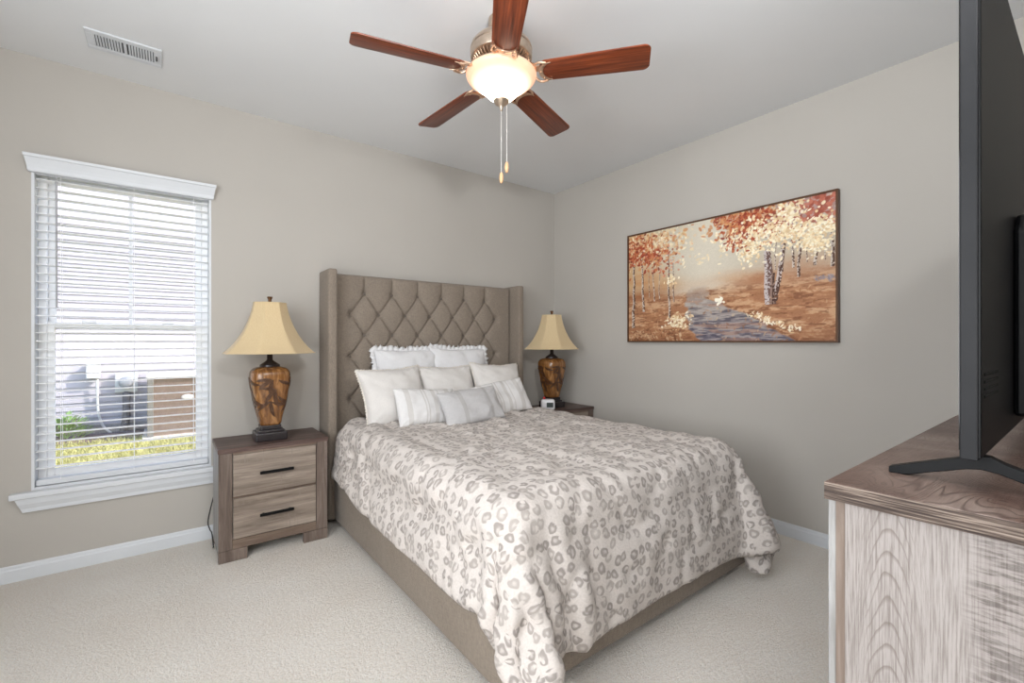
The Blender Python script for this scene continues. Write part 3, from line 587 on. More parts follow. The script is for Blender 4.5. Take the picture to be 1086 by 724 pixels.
    857,2207,276,871,2205,330,882,2203,386,910,2202,435,916,2200,493,915,2198,550,908,2196,611,946,2194,656,999,2193,680,1057,2191,679,1114,2190,677,1172,2190,679,1229,2189,680,1286,2189,679,1344,2188,679,1401,2188,681,1458,2187,679,1516,2186,679,1573,2186,678,1631,2186,678,1688,2186,679,1745,2185,680,1802,2186,682,1859,2186,677,1916,2186,678,1974,2185,676,2033,2185,677,2092,2185,677,2149,2185,678,2207,2185,679,2265,2186,679,2323,2187,678,2381,2189,678,2440,2189,676,2481,2188,636,2495,2188,580,2500,2188,523,2504,2189,466,2517,2190,410,2535,2191,356,2543,2192,298,2542,2192,240,
    852,2263,281,870,2261,332,883,2260,387,910,2259,437,916,2257,494,915,2255,551,910,2253,611,947,2251,658,1001,2250,682,1058,2248,679,1115,2247,678,1172,2247,677,1230,2247,683,1286,2246,679,1344,2246,676,1401,2245,676,1458,2244,677,1516,2243,677,1573,2243,679,1631,2243,679,1688,2243,678,1746,2243,679,1803,2243,676,1860,2243,682,1917,2243,679,1975,2243,677,2034,2243,679,2092,2242,680,2148,2242,680,2206,2242,678,2265,2244,678,2323,2245,679,2380,2245,676,2436,2245,670,2480,2245,637,2495,2245,581,2501,2246,523,2502,2246,466,2516,2247,410,2537,2248,357,2545,2249,300,2541,2249,242,
    844,2319,291,867,2319,334,884,2317,387,908,2316,439,915,2314,496,916,2312,553,908,2310,615,948,2308,659,1001,2307,682,1058,2306,676,1115,2304,679,1174,2305,678,1231,2304,686,1287,2304,677,1344,2303,676,1401,2302,681,1458,2301,679,1516,2300,678,1573,2300,677,1631,2300,679,1688,2300,678,1746,2300,676,1803,2300,679,1860,2300,676,1917,2300,679,1976,2300,678,2034,2299,681,2090,2298,681,2147,2298,679,2206,2300,678,2264,2301,677,2321,2302,678,2379,2302,679,2436,2302,673,2480,2303,637,2495,2303,581,2498,2303,524,2501,2303,466,2515,2304,411,2536,2305,358,2542,2306,300,2541,2307,243,
    854,2370,295,879,2374,336,883,2374,388,906,2374,441,915,2371,498,916,2370,555,910,2367,615,948,2366,659,1001,2365,680,1059,2363,678,1116,2362,679,1175,2362,678,1231,2362,685,1287,2361,676,1345,2360,676,1402,2359,676,1459,2358,681,1516,2357,678,1574,2357,679,1631,2358,677,1689,2358,676,1746,2358,681,1803,2358,679,1860,2358,681,1918,2358,678,1975,2358,679,2033,2357,678,2090,2356,679,2147,2357,679,2205,2358,679,2262,2358,678,2320,2360,679,2378,2360,679,2435,2359,673,2479,2360,637,2495,2360,582,2498,2360,525,2501,2360,467,2514,2361,411,2536,2362,359,2540,2364,301,2540,2365,244,
    856,2424,293,854,2420,350,878,2431,392,903,2430,443,914,2429,500,917,2427,557,913,2424,616,948,2423,659,1002,2422,679,1059,2421,679,1117,2419,678,1174,2419,679,1231,2419,681,1288,2418,677,1346,2416,676,1402,2415,676,1460,2414,681,1515,2414,677,1573,2414,679,1631,2415,677,1689,2415,676,1747,2415,675,1803,2417,678,1858,2416,676,1916,2415,678,1975,2415,679,2033,2416,679,2090,2415,676,2146,2414,684,2203,2415,678,2261,2416,679,2319,2417,677,2377,2417,678,2434,2417,674,2478,2417,638,2495,2417,583,2498,2417,526,2500,2417,468,2514,2418,413,2537,2419,360,2540,2421,303,2540,2422,245,
    848,2481,296,863,2476,349,870,2475,407,899,2487,446,912,2486,502,917,2484,559,918,2481,616,946,2479,663,1002,2479,679,1060,2478,678,1118,2478,679,1175,2477,676,1232,2476,677,1289,2475,678,1347,2473,676,1404,2472,676,1462,2472,678,1514,2472,676,1572,2472,678,1630,2472,676,1689,2472,676,1748,2472,677,1802,2471,693,1856,2471,676,1916,2472,677,1975,2473,679,2033,2473,678,2090,2473,679,2146,2471,692,2201,2472,679,2260,2473,678,2317,2474,679,2375,2474,679,2432,2474,674,2477,2474,639,2496,2474,585,2494,2474,527,2501,2475,470,2516,2476,415,2537,2477,361,2539,2478,304,2539,2479,246,
    845,2538,301,864,2534,350,879,2532,406,884,2531,463,909,2543,504,916,2541,561,918,2538,617,945,2537,666,1002,2536,678,1062,2536,681,1118,2536,685,1175,2534,679,1233,2533,678,1290,2532,679,1348,2531,676,1405,2530,676,1463,2529,679,1514,2529,677,1571,2529,682,1630,2529,676,1689,2529,677,1748,2529,679,1803,2528,696,1855,2528,676,1915,2529,678,1974,2530,679,2033,2531,679,2092,2531,680,2144,2530,693,2198,2529,678,2257,2530,679,2315,2531,679,2373,2531,680,2430,2531,675,2476,2531,641,2499,2531,586,2491,2531,529,2507,2532,473,2518,2533,417,2535,2534,363,2538,2536,306,2539,2537,248,
    847,2594,307,862,2590,353,882,2589,406,891,2588,463,893,2587,520,911,2598,564,917,2595,618,947,2595,667,1004,2594,679,1063,2593,681,1119,2591,687,1176,2591,679,1233,2590,679,1291,2589,677,1349,2588,676,1406,2587,679,1464,2586,679,1515,2584,679,1574,2584,678,1631,2586,676,1690,2586,679,1748,2586,682,1802,2585,697,1852,2585,679,1913,2586,678,1973,2587,679,2033,2588,676,2091,2589,684,2137,2585,684,2195,2587,679,2254,2588,679,2312,2588,679,2371,2588,679,2428,2588,675,2476,2588,644,2495,2589,589,2498,2589,532,2505,2590,475,2521,2591,420,2534,2592,364,2538,2593,307,2539,2594,249,
    863,2644,318,849,2642,369,884,2646,407,893,2646,464,900,2645,520,899,2645,578,913,2649,626,948,2653,669,1006,2651,680,1063,2650,679,1119,2649,679,1178,2649,679,1235,2647,679,1292,2646,676,1349,2646,676,1406,2645,680,1463,2644,679,1517,2643,679,1573,2642,683,1631,2643,676,1691,2643,679,1744,2641,695,1800,2642,696,1853,2643,678,1914,2644,679,1973,2644,679,2033,2645,679,2084,2643,697,2136,2642,680,2195,2644,677,2253,2645,678,2311,2645,678,2369,2645,678,2426,2645,675,2473,2645,645,2494,2646,591,2499,2647,534,2509,2648,478,2522,2648,422,2534,2649,366,2537,2650,308,2538,2651,251,
    873,2684,328,853,2697,369,881,2704,409,894,2703,464,903,2702,521,914,2700,576,915,2701,635,953,2703,675,1007,2707,686,1064,2708,680,1121,2707,679,1179,2706,678,1237,2705,679,1294,2703,686,1350,2702,676,1407,2702,676,1464,2701,680,1521,2701,685,1577,2699,684,1633,2700,681,1691,2700,679,1743,2698,700,1799,2700,691,1855,2701,676,1914,2701,678,1973,2702,680,2031,2702,679,2083,2700,702,2135,2700,677,2194,2701,677,2253,2702,680,2310,2702,680,2368,2702,678,2425,2702,676,2473,2702,646,2494,2704,593,2500,2704,536,2514,2704,481,2521,2705,424,2534,2706,368,2537,2707,310,2539,2708,253,
    868,2738,327,875,2735,381,866,2750,425,896,2760,465,906,2759,522,915,2758,577,923,2756,635,960,2755,679,1013,2760,692,1066,2766,684,1123,2765,680,1181,2764,679,1239,2762,678,1296,2760,680,1350,2759,676,1408,2759,677,1465,2758,676,1524,2756,679,1579,2756,689,1634,2757,676,1691,2757,679,1745,2757,700,1799,2758,681,1857,2759,684,1914,2759,679,1971,2759,684,2029,2759,687,2082,2759,698,2136,2759,679,2194,2759,681,2252,2759,686,2309,2759,683,2366,2759,684,2423,2759,677,2472,2759,648,2493,2761,595,2505,2761,539,2512,2761,482,2521,2762,425,2533,2763,369,2537,2764,312,2539,2765,254,
    869,2794,327,875,2791,383,891,2789,438,874,2803,486,909,2816,522,914,2815,579,923,2811,640,967,2808,676,1021,2811,691,1071,2819,695,1126,2822,678,1182,2820,686,1240,2819,685,1297,2817,685,1351,2817,678,1409,2816,676,1466,2814,681,1524,2814,679,1582,2813,682,1634,2814,687,1691,2814,686,1743,2814,695,1800,2816,680,1858,2816,686,1914,2816,679,1970,2815,691,2027,2816,694,2080,2817,694,2137,2818,684,2194,2817,688,2250,2816,693,2307,2816,690,2364,2816,681,2421,2816,678,2470,2817,649,2491,2817,596,2506,2818,541,2509,2818,484,2523,2819,428,2534,2820,371,2537,2822,314,2540,2822,255,
    856,2848,331,872,2846,385,892,2845,439,910,2843,494,898,2858,538,920,2871,581,933,2866,633,967,2866,676,1024,2866,680,1078,2868,697,1133,2873,691,1185,2877,692,1242,2873,701,1298,2874,695,1353,2874,686,1410,2874,677,1466,2872,687,1523,2873,680,1580,2873,684,1634,2871,702,1690,2873,696,1743,2874,689,1800,2874,684,1857,2873,691,1913,2874,684,1968,2872,702,2026,2874,703,2079,2874,699,2136,2874,695,2192,2874,697,2248,2873,696,2305,2872,692,2361,2872,685,2419,2873,678,2469,2873,650,2495,2874,600,2498,2874,543,2513,2875,487,2525,2876,431,2532,2877,374,2540,2879,316,2540,2880,258,
    863,2903,328,883,2901,382,899,2901,437,899,2900,494,917,2904,549,918,2914,592,930,2922,631,965,2924,674,1022,2924,680,1079,2924,683,1135,2926,689,1188,2929,704,1244,2929,702,1300,2929,696,1355,2929,686,1411,2929,679,1467,2929,681,1522,2929,683,1578,2929,687,1634,2929,693,1690,2929,698,1745,2929,694,1801,2929,690,1857,2929,692,1913,2929,695,1968,2929,708,2024,2929,712,2080,2929,706,2135,2929,699,2191,2929,697,2247,2929,694,2303,2929,690,2360,2929,686,2418,2930,679,2468,2930,652,2490,2931,600,2504,2931,545,2517,2933,489,2518,2933,432,2531,2934,376,2541,2936,319,2540,2938,261,
    871,2959,326,882,2958,382,895,2958,437,892,2956,494,905,2959,547,903,2968,597,917,2977,641,963,2982,675,1021,2983,681,1078,2984,685,1132,2983,689,1188,2984,694,1244,2984,685,1300,2984,676,1355,2984,671,1411,2984,669,1467,2984,670,1522,2984,669,1578,2984,677,1634,2984,682,1690,2984,686,1745,2984,688,1801,2984,687,1857,2984,694,1913,2984,701,1968,2984,711,2024,2984,710,2080,2984,703,2135,2984,694,2191,2984,681,2247,2984,677,2303,2984,677,2359,2985,676,2417,2986,681,2464,2987,650,2491,2987,603,2506,2989,547,2511,2990,492,2511,2990,435,2530,2991,379,2540,2993,321,2539,2994,264,
    877,3016,327,883,3015,381,896,3013,437,902,3012,493,909,3011,550,903,3015,607,922,3024,651,962,3036,682,1019,3040,685,1075,3040,682,1132,3038,676,1188,3040,680,1244,3040,674,1300,3040,668,1355,3040,665,1411,3040,660,1467,3040,655,1522,3040,656,1578,3040,667,1634,3040,673,1690,3040,676,1745,3040,678,1801,3040,684,1857,3040,697,1913,3040,703,1968,3040,711,2024,3040,709,2080,3040,702,2135,3040,691,2191,3040,676,2247,3040,671,2301,3040,686,2359,3040,686,2416,3042,675,2462,3041,653,2490,3044,606,2501,3044,552,2502,3045,495,2515,3046,440,2535,3047,384,2537,3049,324,2537,3051,266,
    878,3072,326,882,3070,382,899,3070,436,908,3068,493,914,3068,550,922,3067,606,937,3075,640,969,3087,677,1019,3094,698,1077,3092,692,1132,3095,676,1188,3095,673,1244,3095,673,1300,3095,670,1355,3095,664,1411,3095,655,1467,3095,652,1522,3095,659,1578,3095,671,1634,3095,678,1690,3095,680,1745,3095,681,1801,3095,687,1857,3095,694,1913,3095,697,1968,3095,705,2024,3095,707,2080,3095,705,2135,3095,695,2191,3095,681,2247,3095,674,2302,3094,684,2360,3094,680,2416,3094,694,2460,3096,660,2487,3097,613,2499,3099,555,2507,3100,499,2523,3102,444,2532,3104,386,2535,3106,327,2535,3108,269,
    869,3128,326,883,3127,381,896,3126,437,904,3125,494,908,3124,551,918,3122,602,942,3119,644,977,3137,670,1021,3150,694,1077,3150,694,1132,3150,684,1188,3150,676,1244,3150,674,1300,3150,677,1355,3150,674,1411,3150,665,1467,3150,662,1522,3150,670,1578,3150,679,1634,3150,686,1690,3150,692,1745,3150,694,1801,3150,692,1857,3150,688,1913,3150,690,1968,3150,705,2024,3150,712,2080,3150,708,2135,3150,698,2191,3150,689,2247,3150,683,2303,3150,679,2358,3150,680,2414,3150,686,2458,3151,668,2488,3154,617,2500,3156,559,2510,3158,502,2520,3159,446,2530,3161,388,2535,3163,329,2541,3164,272,
]

# ------------------------------------------------------------------ bed
bed = empty('bed', (1.705, 2.25, 0), 0, 'taupe linen upholstered bed with tall wingback headboard tufted in diamonds', 'bed')
BX, BY = 1.705, 2.25
def bd(name, bm, m, par=None, smooth=False):
    bm.transform(Matrix.Translation((-BX, -BY, 0))); return obj(name, bm, m, par or bed, smooth)
bm = box(.90, .945, 1.235, 3.2, .035, .37, .012, 3); bd('side_rail', bm, MAT['linen'], None, .6)
bm = box(2.465, 2.51, 1.235, 3.2, .035, .37, .012, 3); bd('side_rail', bm, MAT['linen'], None, .6)
bm = box(.90, 2.51, 1.188, 1.234, .035, .37, .012, 3); bd('footboard', bm, MAT['linen'], None, .6)
for fx in (.985, 2.43):
    bm = bmesh.new(); lathe(bm, [(.036, 0), (.04, .02), (.04, .1)], 24, (fx, 1.30, 0)); bd('leg', bm, MAT['black'], None, .6)
bm = box(.96, 2.45, 1.24, 3.2, .12, .355); bd('slat_base', bm, MAT['linen'])
# tufted headboard
HB0, HB1 = .918, 2.49
bm = box(HB0, HB1, 3.362, 3.40, .05, 1.715, .01); hb = bd('headboard', bm, MAT['linen'])
bx0, z2, pu, pv = 1.054+.0, 1.4355, .2133, .306
def dist1(a, excl_low): return a
def tuft(x, z):
    fx = lambda d: .72*(1-math.exp(-max(0, d)/.03))+.28*math.sin(PI*min(.5, max(0, d)))
    a = (x-bx0)/pu+(z-z2)/pv; b = (x-bx0)/pu-(z-z2)/pv
    i, j = math.floor(a), math.floor(b)
    fa, fb = a-i, b-j
    da, db = min(fa, 1-fa), min(fb, 1-fb)
    cxn = (i+j+1)/2
    if cxn < .4: da, db = 1-fa, 1-fb
    elif cxn > 5.6: da, db = fa, fb
    if cxn < -.1 or cxn > 6.1: da = db = 1
    h = fx(da)*fx(db)
    z1 = z2+pv/2
    if z > z1:
        q = (x-bx0-pu/2)/pu; k = round(q); k = max(0, min(5, k)); dd = abs(q-k)
        h2 = fx(dd)**2
        # puckers radiate from the button, then a plain vertical crease up to the top edge
        h = min(1, h2+.25*(z-z1)/.13*(1-h2)*.6)
    rr_ = 9
    for rw in (math.floor((z1-z)/(pv/2)), math.floor((z1-z)/(pv/2))+1):
        if rw < 0: continue
        zb_ = z1-rw*pv/2; off = .5 if rw % 2 == 0 else 0; kk = max(0, min(5 if off else 6, round((x-bx0)/pu-off)))
        rr_ = min(rr_, math.hypot(x-bx0-(kk+off)*pu, z-zb_))
    return h*(1-.8*math.exp(-(rr_/.026)**2))-.5*math.exp(-(rr_/.017)**2)
nx, nz = 230, 210
X = np.linspace(HB0+.004, HB1-.004, nx); Z = np.linspace(.35, 1.722, nz)
G = np.zeros((nz, nx, 3))
for r, z in enumerate(Z):
    for c, x in enumerate(X):
        h = tuft(x, z)
        edge = min(1, min(1.722-z, x-HB0+.002, HB1-x+.002)/.035); edge = max(0, edge)
        e = math.sqrt(1-(1-edge)**2)
        y = 3.345-.012-.034*h*e-.012*e
        # button dimple
        G[r, c] = (x-BX, y-BY, z)
me = grid_mesh('tufted_panel', G[:, ::-1])
link_mesh('tufted_panel', me, MAT['linen'], hb, True)
bmb = bmesh.new(); lathe(bmb, [(.001, -.006), (.008, -.005), (.0125, 0), (.008, .004), (.001, .006)], 14); bmb.transform(Matrix.Rotation(PI/2, 4, 'X'))
bme = bpy.data.meshes.new('button'); bmb.to_mesh(bme); bmb.free(); bme.materials.append(MAT['button']); bme.shade_smooth()
for row in range(0, 7):
    z = z2+pv/2-row*pv/2; odd = row % 2 == 0
    for k in range(6 if odd else 7):
        x = bx0+(k+(.5 if odd else 0))*pu
        o = bpy.data.objects.new('button', bme); C.objects.link(o); o.parent = hb; o.location = (x-BX, 3.330-BY, z)
for x0, x1 in ((.862, .922), (2.486, 2.546)):
    bm = box(x0, x1, 3.165, 3.405, .03, 1.733, .014, 3); bd('headboard_wing', bm, MAT['linen'], hb, .6)

mt = obj('mattress', box(.95, 2.46, 1.25, 3.26, .355, .645, .06, 5), MAT['white_cloth'], None, .8)
tag(mt, 'white mattress lying in the bed under the leopard print duvet', 'mattress')

# duvet from a draped sheet, given loft
P = np.array(CLOTH, dtype=float).reshape(NYC, NXC, 3)/1000.
def up(A):
    n = A.shape[0]; out = np.zeros((2*n-1,)+A.shape[1:]); out[::2] = A
    Ap = np.concatenate([2*A[:1]-A[1:2], A, 2*A[-1:]-A[-2:-1]])
    out[1::2] = (-Ap[:-3]+9*Ap[1:-2]+9*Ap[2:-1]-Ap[3:])/16
    return out
for _ in range(2): P = up(P); P = np.swapaxes(up(np.swapaxes(P, 0, 1)), 0, 1)
for _ in range(2):
    Q = P.copy(); Q[1:-1, 1:-1] = (P[1:-1, 1:-1]*2+P[:-2, 1:-1]+P[2:, 1:-1]+P[1:-1, :-2]+P[1:-1, 2:])/6; P = Q
ny, nx = P.shape[:2]
du = np.gradient(P, axis=1); dv = np.gradient(P, axis=0); Nn = np.cross(du, dv); Nn /= np.linalg.norm(Nn, axis=2, keepdims=True)+1e-9
for _ in range(3):
    Nn[1:-1, 1:-1] = (Nn[:-2, 1:-1]+Nn[2:, 1:-1]+Nn[1:-1, :-2]+Nn[1:-1, 2:]+Nn[1:-1, 1:-1]); Nn /= np.linalg.norm(Nn, axis=2, keepdims=True)
LX, LY = 2.285, 2.375
jj, ii = np.mgrid[0:ny, 0:nx]; U = ii/(nx-1)*LX; V = jj/(ny-1)*LY
ed = np.minimum(np.minimum(U, LX-U), np.minimum(V, LY-V))
loft = np.zeros((ny, nx))
for r in range(ny):
    for c in range(nx):
        u, v = U[r, c], V[r, c]
        b = noise.noise(Vector((u*4.2, v*4.2, 3)))*.5+noise.noise(Vector((u*9+noise.noise(Vector((u*3, v*3, 8)))*2, v*9, 7)))*.45
        rid = 1-abs(noise.noise(Vector((u*5.5, v*5.5, 21))))*2   # crease ridges
        k = noise.noise(Vector((u*24, v*24, 11)))*.16
        loft[r, c] = .024+.020*b-.010*max(0, rid-.55)/.45+.012*k
# tack-stitch dimples
for (su, sv) in [(a*.46+.23, b*.45+.22) for a in range(5) for b in range(5)]:
    loft -= .022*np.exp(-((U-su)**2+(V-sv)**2)/.03**2)
e = np.clip(ed/.035, 0, 1); rim = np.sqrt(1-(1-e)**2)
cor = np.clip((1.6-P[..., 1])/.4, 0, 1)*np.clip((1.2-P[..., 0])/.2, 0, 1)
P[..., 0] = np.where(P[..., 0] < .89, .89-(.89-P[..., 0])*(1-.55*cor), P[..., 0])
top = P+Nn*(loft*rim)[..., None]; botm = P-Nn*(.012*rim)[..., None]
top[..., 2] = np.maximum(top[..., 2], .006); botm[..., 2] = np.maximum(botm[..., 2], .004)
idx = np.arange(ny*nx).reshape(ny, nx)
q = np.stack([idx[:-1, :-1], idx[:-1, 1:], idx[1:, 1:], idx[1:, :-1]], -1).reshape(-1, 4)
brd = np.concatenate([idx[0, :-1], idx[:-1, -1], idx[-1, :0:-1], idx[:0:-1, 0]]); n2 = ny*nx
remap = np.arange(n2)+n2; remap[brd] = brd          # share the border vertices
qb = remap[q][:, ::-1]
me = bpy.data.meshes.new('duvet'); me.from_pydata(np.concatenate([top.reshape(-1, 3), botm.reshape(-1, 3)]).tolist(), [], q.tolist()+qb.tolist())
uv = me.uv_layers.new(name='uv'); UVv = np.stack([U.ravel(), V.ravel()], -1); UVv = np.concatenate([UVv, UVv])
li = np.zeros(len(me.loops), dtype=np.int32); me.loops.foreach_get('vertex_index', li); uv.data.foreach_set('uv', UVv[li].astype(np.float32).ravel())
bm = bmesh.new(); bm.from_mesh(me); bmesh.ops.delete(bm, geom=[v for v in bm.verts if not v.link_faces], context='VERTS'); bm.to_mesh(me); bm.free()
dv_ = link_mesh('duvet', me, MAT['leopard'], None, True)
tag(dv_, 'fluffy cream duvet with grey leopard print draped over the bed', 'duvet')

# ------------------------------------------------------------------ pillows
def pillow(name, w, h, t, loc, lean, yaw, roll, m, label, fringe=None, fmat=None, seed=1, pinch=.06, group=None, sag=.0):
    n = 34; rnd = Vector((seed*3.7, seed*1.3, 0)); vs = []; fs = []
    for s in (-1, 1):
        for j in range(n+1):
            for i in range(n+1):
                u = math.sin((i/n-.5)*PI)*.6+(i/n-.5)*2*.4; v = math.sin((j/n-.5)*PI)*.6+(j/n-.5)*2*.4
                x = w/2*u*(1-pinch*(1-v*v)); z = h/2*v*(1-pinch*(1-u*u))+.009*noise.noise(Vector((u*2.1, v*1.5, seed*2.3)))
                prof = (max(0, 1-u*u)**.5)*(max(0, 1-v*v)**.5)
                prof = prof**.8
                z -= sag*(1-u*u)*max(0, v)*h*.12
                # weight settles toward the bottom edge
                prof *= 1-.18*v
                wr = noise.noise(Vector((x*11, z*11, seed*5+s)))*.012+noise.noise(Vector((x*28, z*28, seed+s*3)))*.004
                # creases running out of the corners
                cr = math.sin((abs(u)-abs(v))*22)*.004*(abs(u)*abs(v))**1.5
                y = s*(t/2*prof+(wr+cr)*min(1, prof*3))
                vs.append((x, y, z))
    m1 = (n+1)*(n+1)
    for s in (0, 1):
        for j in range(n):
            for i in range(n):
                a = s*m1+j*(n+1)+i; f = (a, a+1, a+n+2, a+n+1); fs.append(f if s == 0 else f[::-1])
    me = bpy.data.meshes.new(name); me.from_pydata(vs, [], fs)
    bm = bmesh.new(); bm.from_mesh(me); bmesh.ops.remove_doubles(bm, verts=bm.verts[:], dist=.0004); bmesh.ops.recalc_face_normals(bm, faces=bm.faces[:]); bm.to_mesh(me); bm.free()
    o = link_mesh(name, me, m, None, True)
    o.rotation_euler = (math.radians(lean), math.radians(roll), math.radians(yaw)); o.location = loc
    tag(o, label, 'pillow', group or 'pillows piled against the headboard')
    if fringe:
        fw, wav = fringe; R = random.Random(seed); vs = []; fs = []
        per = []
        K = 70
        for side in range(4):
            for k in range(K):
                q = -1+2*k/K
                u, v = ((q, -1), (1, q), (-q, 1), (-1, -q))[side]
                x = w/2*u*(1-pinch*(1-v*v)); z = h/2*v*(1-pinch*(1-u*u))+.009*noise.noise(Vector((u*2.1, v*1.5, seed*2.3)))
                z -= sag*(1-u*u)*max(0, v)*h*.12
                nn = Vector(((0, -1), (1, 0), (0, 1), (-1, 0))[side]); dg = Vector((u, v)).normalized()
                nn = (nn+dg*.4*(abs(q)**6)).normalized(); per.append((x, z, nn))
        L = len(per)
        for k, (x, z, nn) in enumerate(per):
            for r_ in range(3):
                f = r_/2; out = fw*f*(R.uniform(.6, 1.25) if r_ == 2 else 1)
                y = math.sin(k*wav+r_*.8)*(.009+.2*max(0, fw-.02))*f+R.uniform(-.003, .003)*f
                vs.append((x+nn.x*out-nn.x*.004*(1-f), y, z+nn.y*out-nn.y*.004*(1-f)))
        for k in range(L):
            for r_ in range(2):
                a = k*3+r_; b = ((k+1) % L)*3+r_; fs.append((a, b, b+1, a+1))
        me = bpy.data.meshes.new('fringe'); me.from_pydata(vs, [], fs)
        fo = link_mesh('fringe', me, fmat or m, o, True)
        sm = fo.modifiers.new('s', 'SOLIDIFY'); sm.thickness = .0025; sm.offset = 0
    return o
ZT = .695
pillow('euro_pillow', .50, .50, .17, (1.455, 3.19, ZT+.235), -13, 0, 0, MAT['white_cloth'], 'white ruffle-edged square pillow against the headboard, left of the back pair', (.034, 1.1), None, 2, .05)
pillow('euro_pillow', .51, .51, .17, (1.905, 3.19, ZT+.235), -13, 0, 1, MAT['white_cloth'], 'white ruffle-edged square pillow against the headboard, right of the back pair', (.034, 1.2), None, 3, .03)
pillow('square_pillow', .47, .42, .20, (1.245, 2.965, ZT+.165), -24, 4, -2, MAT['cream_cloth'], 'large off-white square pillow at the left end of the middle row', (.010, 2.2), MAT['fringe_cream'], 4, .10)
pillow('square_pillow', .46, .40, .17, (1.69, 3.0, ZT+.170), -24, 0, 0, MAT['cream_cloth'], 'off-white square pillow in the centre, between two larger off-white pillows', (.008, 2.1), MAT['fringe_cream'], 5, .08)
pillow('square_pillow', .44, .43, .18, (2.12, 2.96, ZT+.165), -26, -5, 3, MAT['cream_cloth'], 'off-white square pillow at the right end, nearest the alarm clock', (.010, 2.3), MAT['fringe_cream'], 6, .09)
pillow('lumbar_pillow', .46, .26, .13, (1.395, 2.765, ZT+.105), -28, 3, 3, MAT['stripe_cloth'], 'white woven striped lumbar pillow in the front row, left of the grey one', None, None, 7, .03)
pillow('lumbar_pillow', .47, .27, .13, (2.02, 2.79, ZT+.108), -30, -4, -7, MAT['stripe_cloth'], 'white woven striped lumbar pillow leaning behind the right end of the grey one', None, None, 8, .03)
pillow('lumbar_pillow', .47, .26, .13, (1.66, 2.63, ZT+.10), -32, 2, -3, MAT['grey_cloth'], 'light grey rectangular lumbar pillow, frontmost on the bed', None, None, 9, .04)

# ------------------------------------------------------------------ nightstands
def make_nightstand(loc, label):
    t = empty('nightstand', loc, 0, label, 'nightstand', 'matching nightstands beside the bed')
    w, d, h = .29, .38, .637        # half width, depth (y from 0 at the back to -d)
    bm = box(-w-.004, w+.004, -d-.006, 0, h-.026, h, .002, 1); obj('top', bm, MAT['wood_top'], t)
    for s in (-1, 1):
        bm = box(min(s*w, s*(w-.016)), max(s*w, s*(w-.016)), -d+.02, -.005, .03, h-.026); obj('side_panel', bm, MAT['wood_side'], t)
        bm = box(min(s*w, s*(w-.066)), max(s*w, s*(w-.066)), -d, -d+.022, .065, h-.026, .0015, 1); obj('stile', bm, MAT['wood_frame'], t)
        x0, x1 = sorted((s*(w+.001), s*(w-.14)))
        bm = box(x0, x1, -d-.004, -d+.03, 0, .0645, .0015, 1); obj('foot', bm, MAT['wood_frame'], t)
        x0, x1 = sorted((s*(w), s*(w-.05)))
        bm = box(x0, x1, -.05, -.005, 0, .04, .0015, 1); obj('foot', bm, MAT['wood_frame'], t)
    for ra in ((0, .066, .118), (0, h-.038, h-.0265), (.002, .350, .358)): obj('rail', box(-w+.067, w-.067, -d+ra[0], -d+.02, ra[1], ra[2], .001, 1), MAT['wood_rail'], t)
    obj('back_panel', box(-w+.016, w-.016, -.012, -.005, .05, h-.026), MAT['wood_side'], t)
    obj('drawer_box', box(-w+.067, w-.067, -d+.022, -.02, .12, h-.04), MAT['wood_side'], t)
    for z0, z1 in ((.1215, .3475), (.3605, .5965)):
        bm = box(-w+.0695, w-.0695, -d-.003, -d+.02, z0, z1, .002, 1); dr = obj('drawer', bm, MAT['wood_face'], t)
        zc = (z0+z1)/2
        bm = box(-.09, .09, -d-.030, -d-.022, zc-.0085, zc+.0085, .002, 1)
        for s in (-1, 1): bx(bm, s*.07-.005, s*.07+.005, -d-.024, -d-.002, zc-.005, zc+.005)
        obj('handle', bm, MAT['black'], dr)
    return t
make_nightstand((.5165, 3.365, 0), 'weathered wood two-drawer nightstand left of the bed, beside the window')
n2_ = make_nightstand((2.84, 3.25, 0), 'weathered wood nightstand right of the bed, mostly hidden behind the duvet')

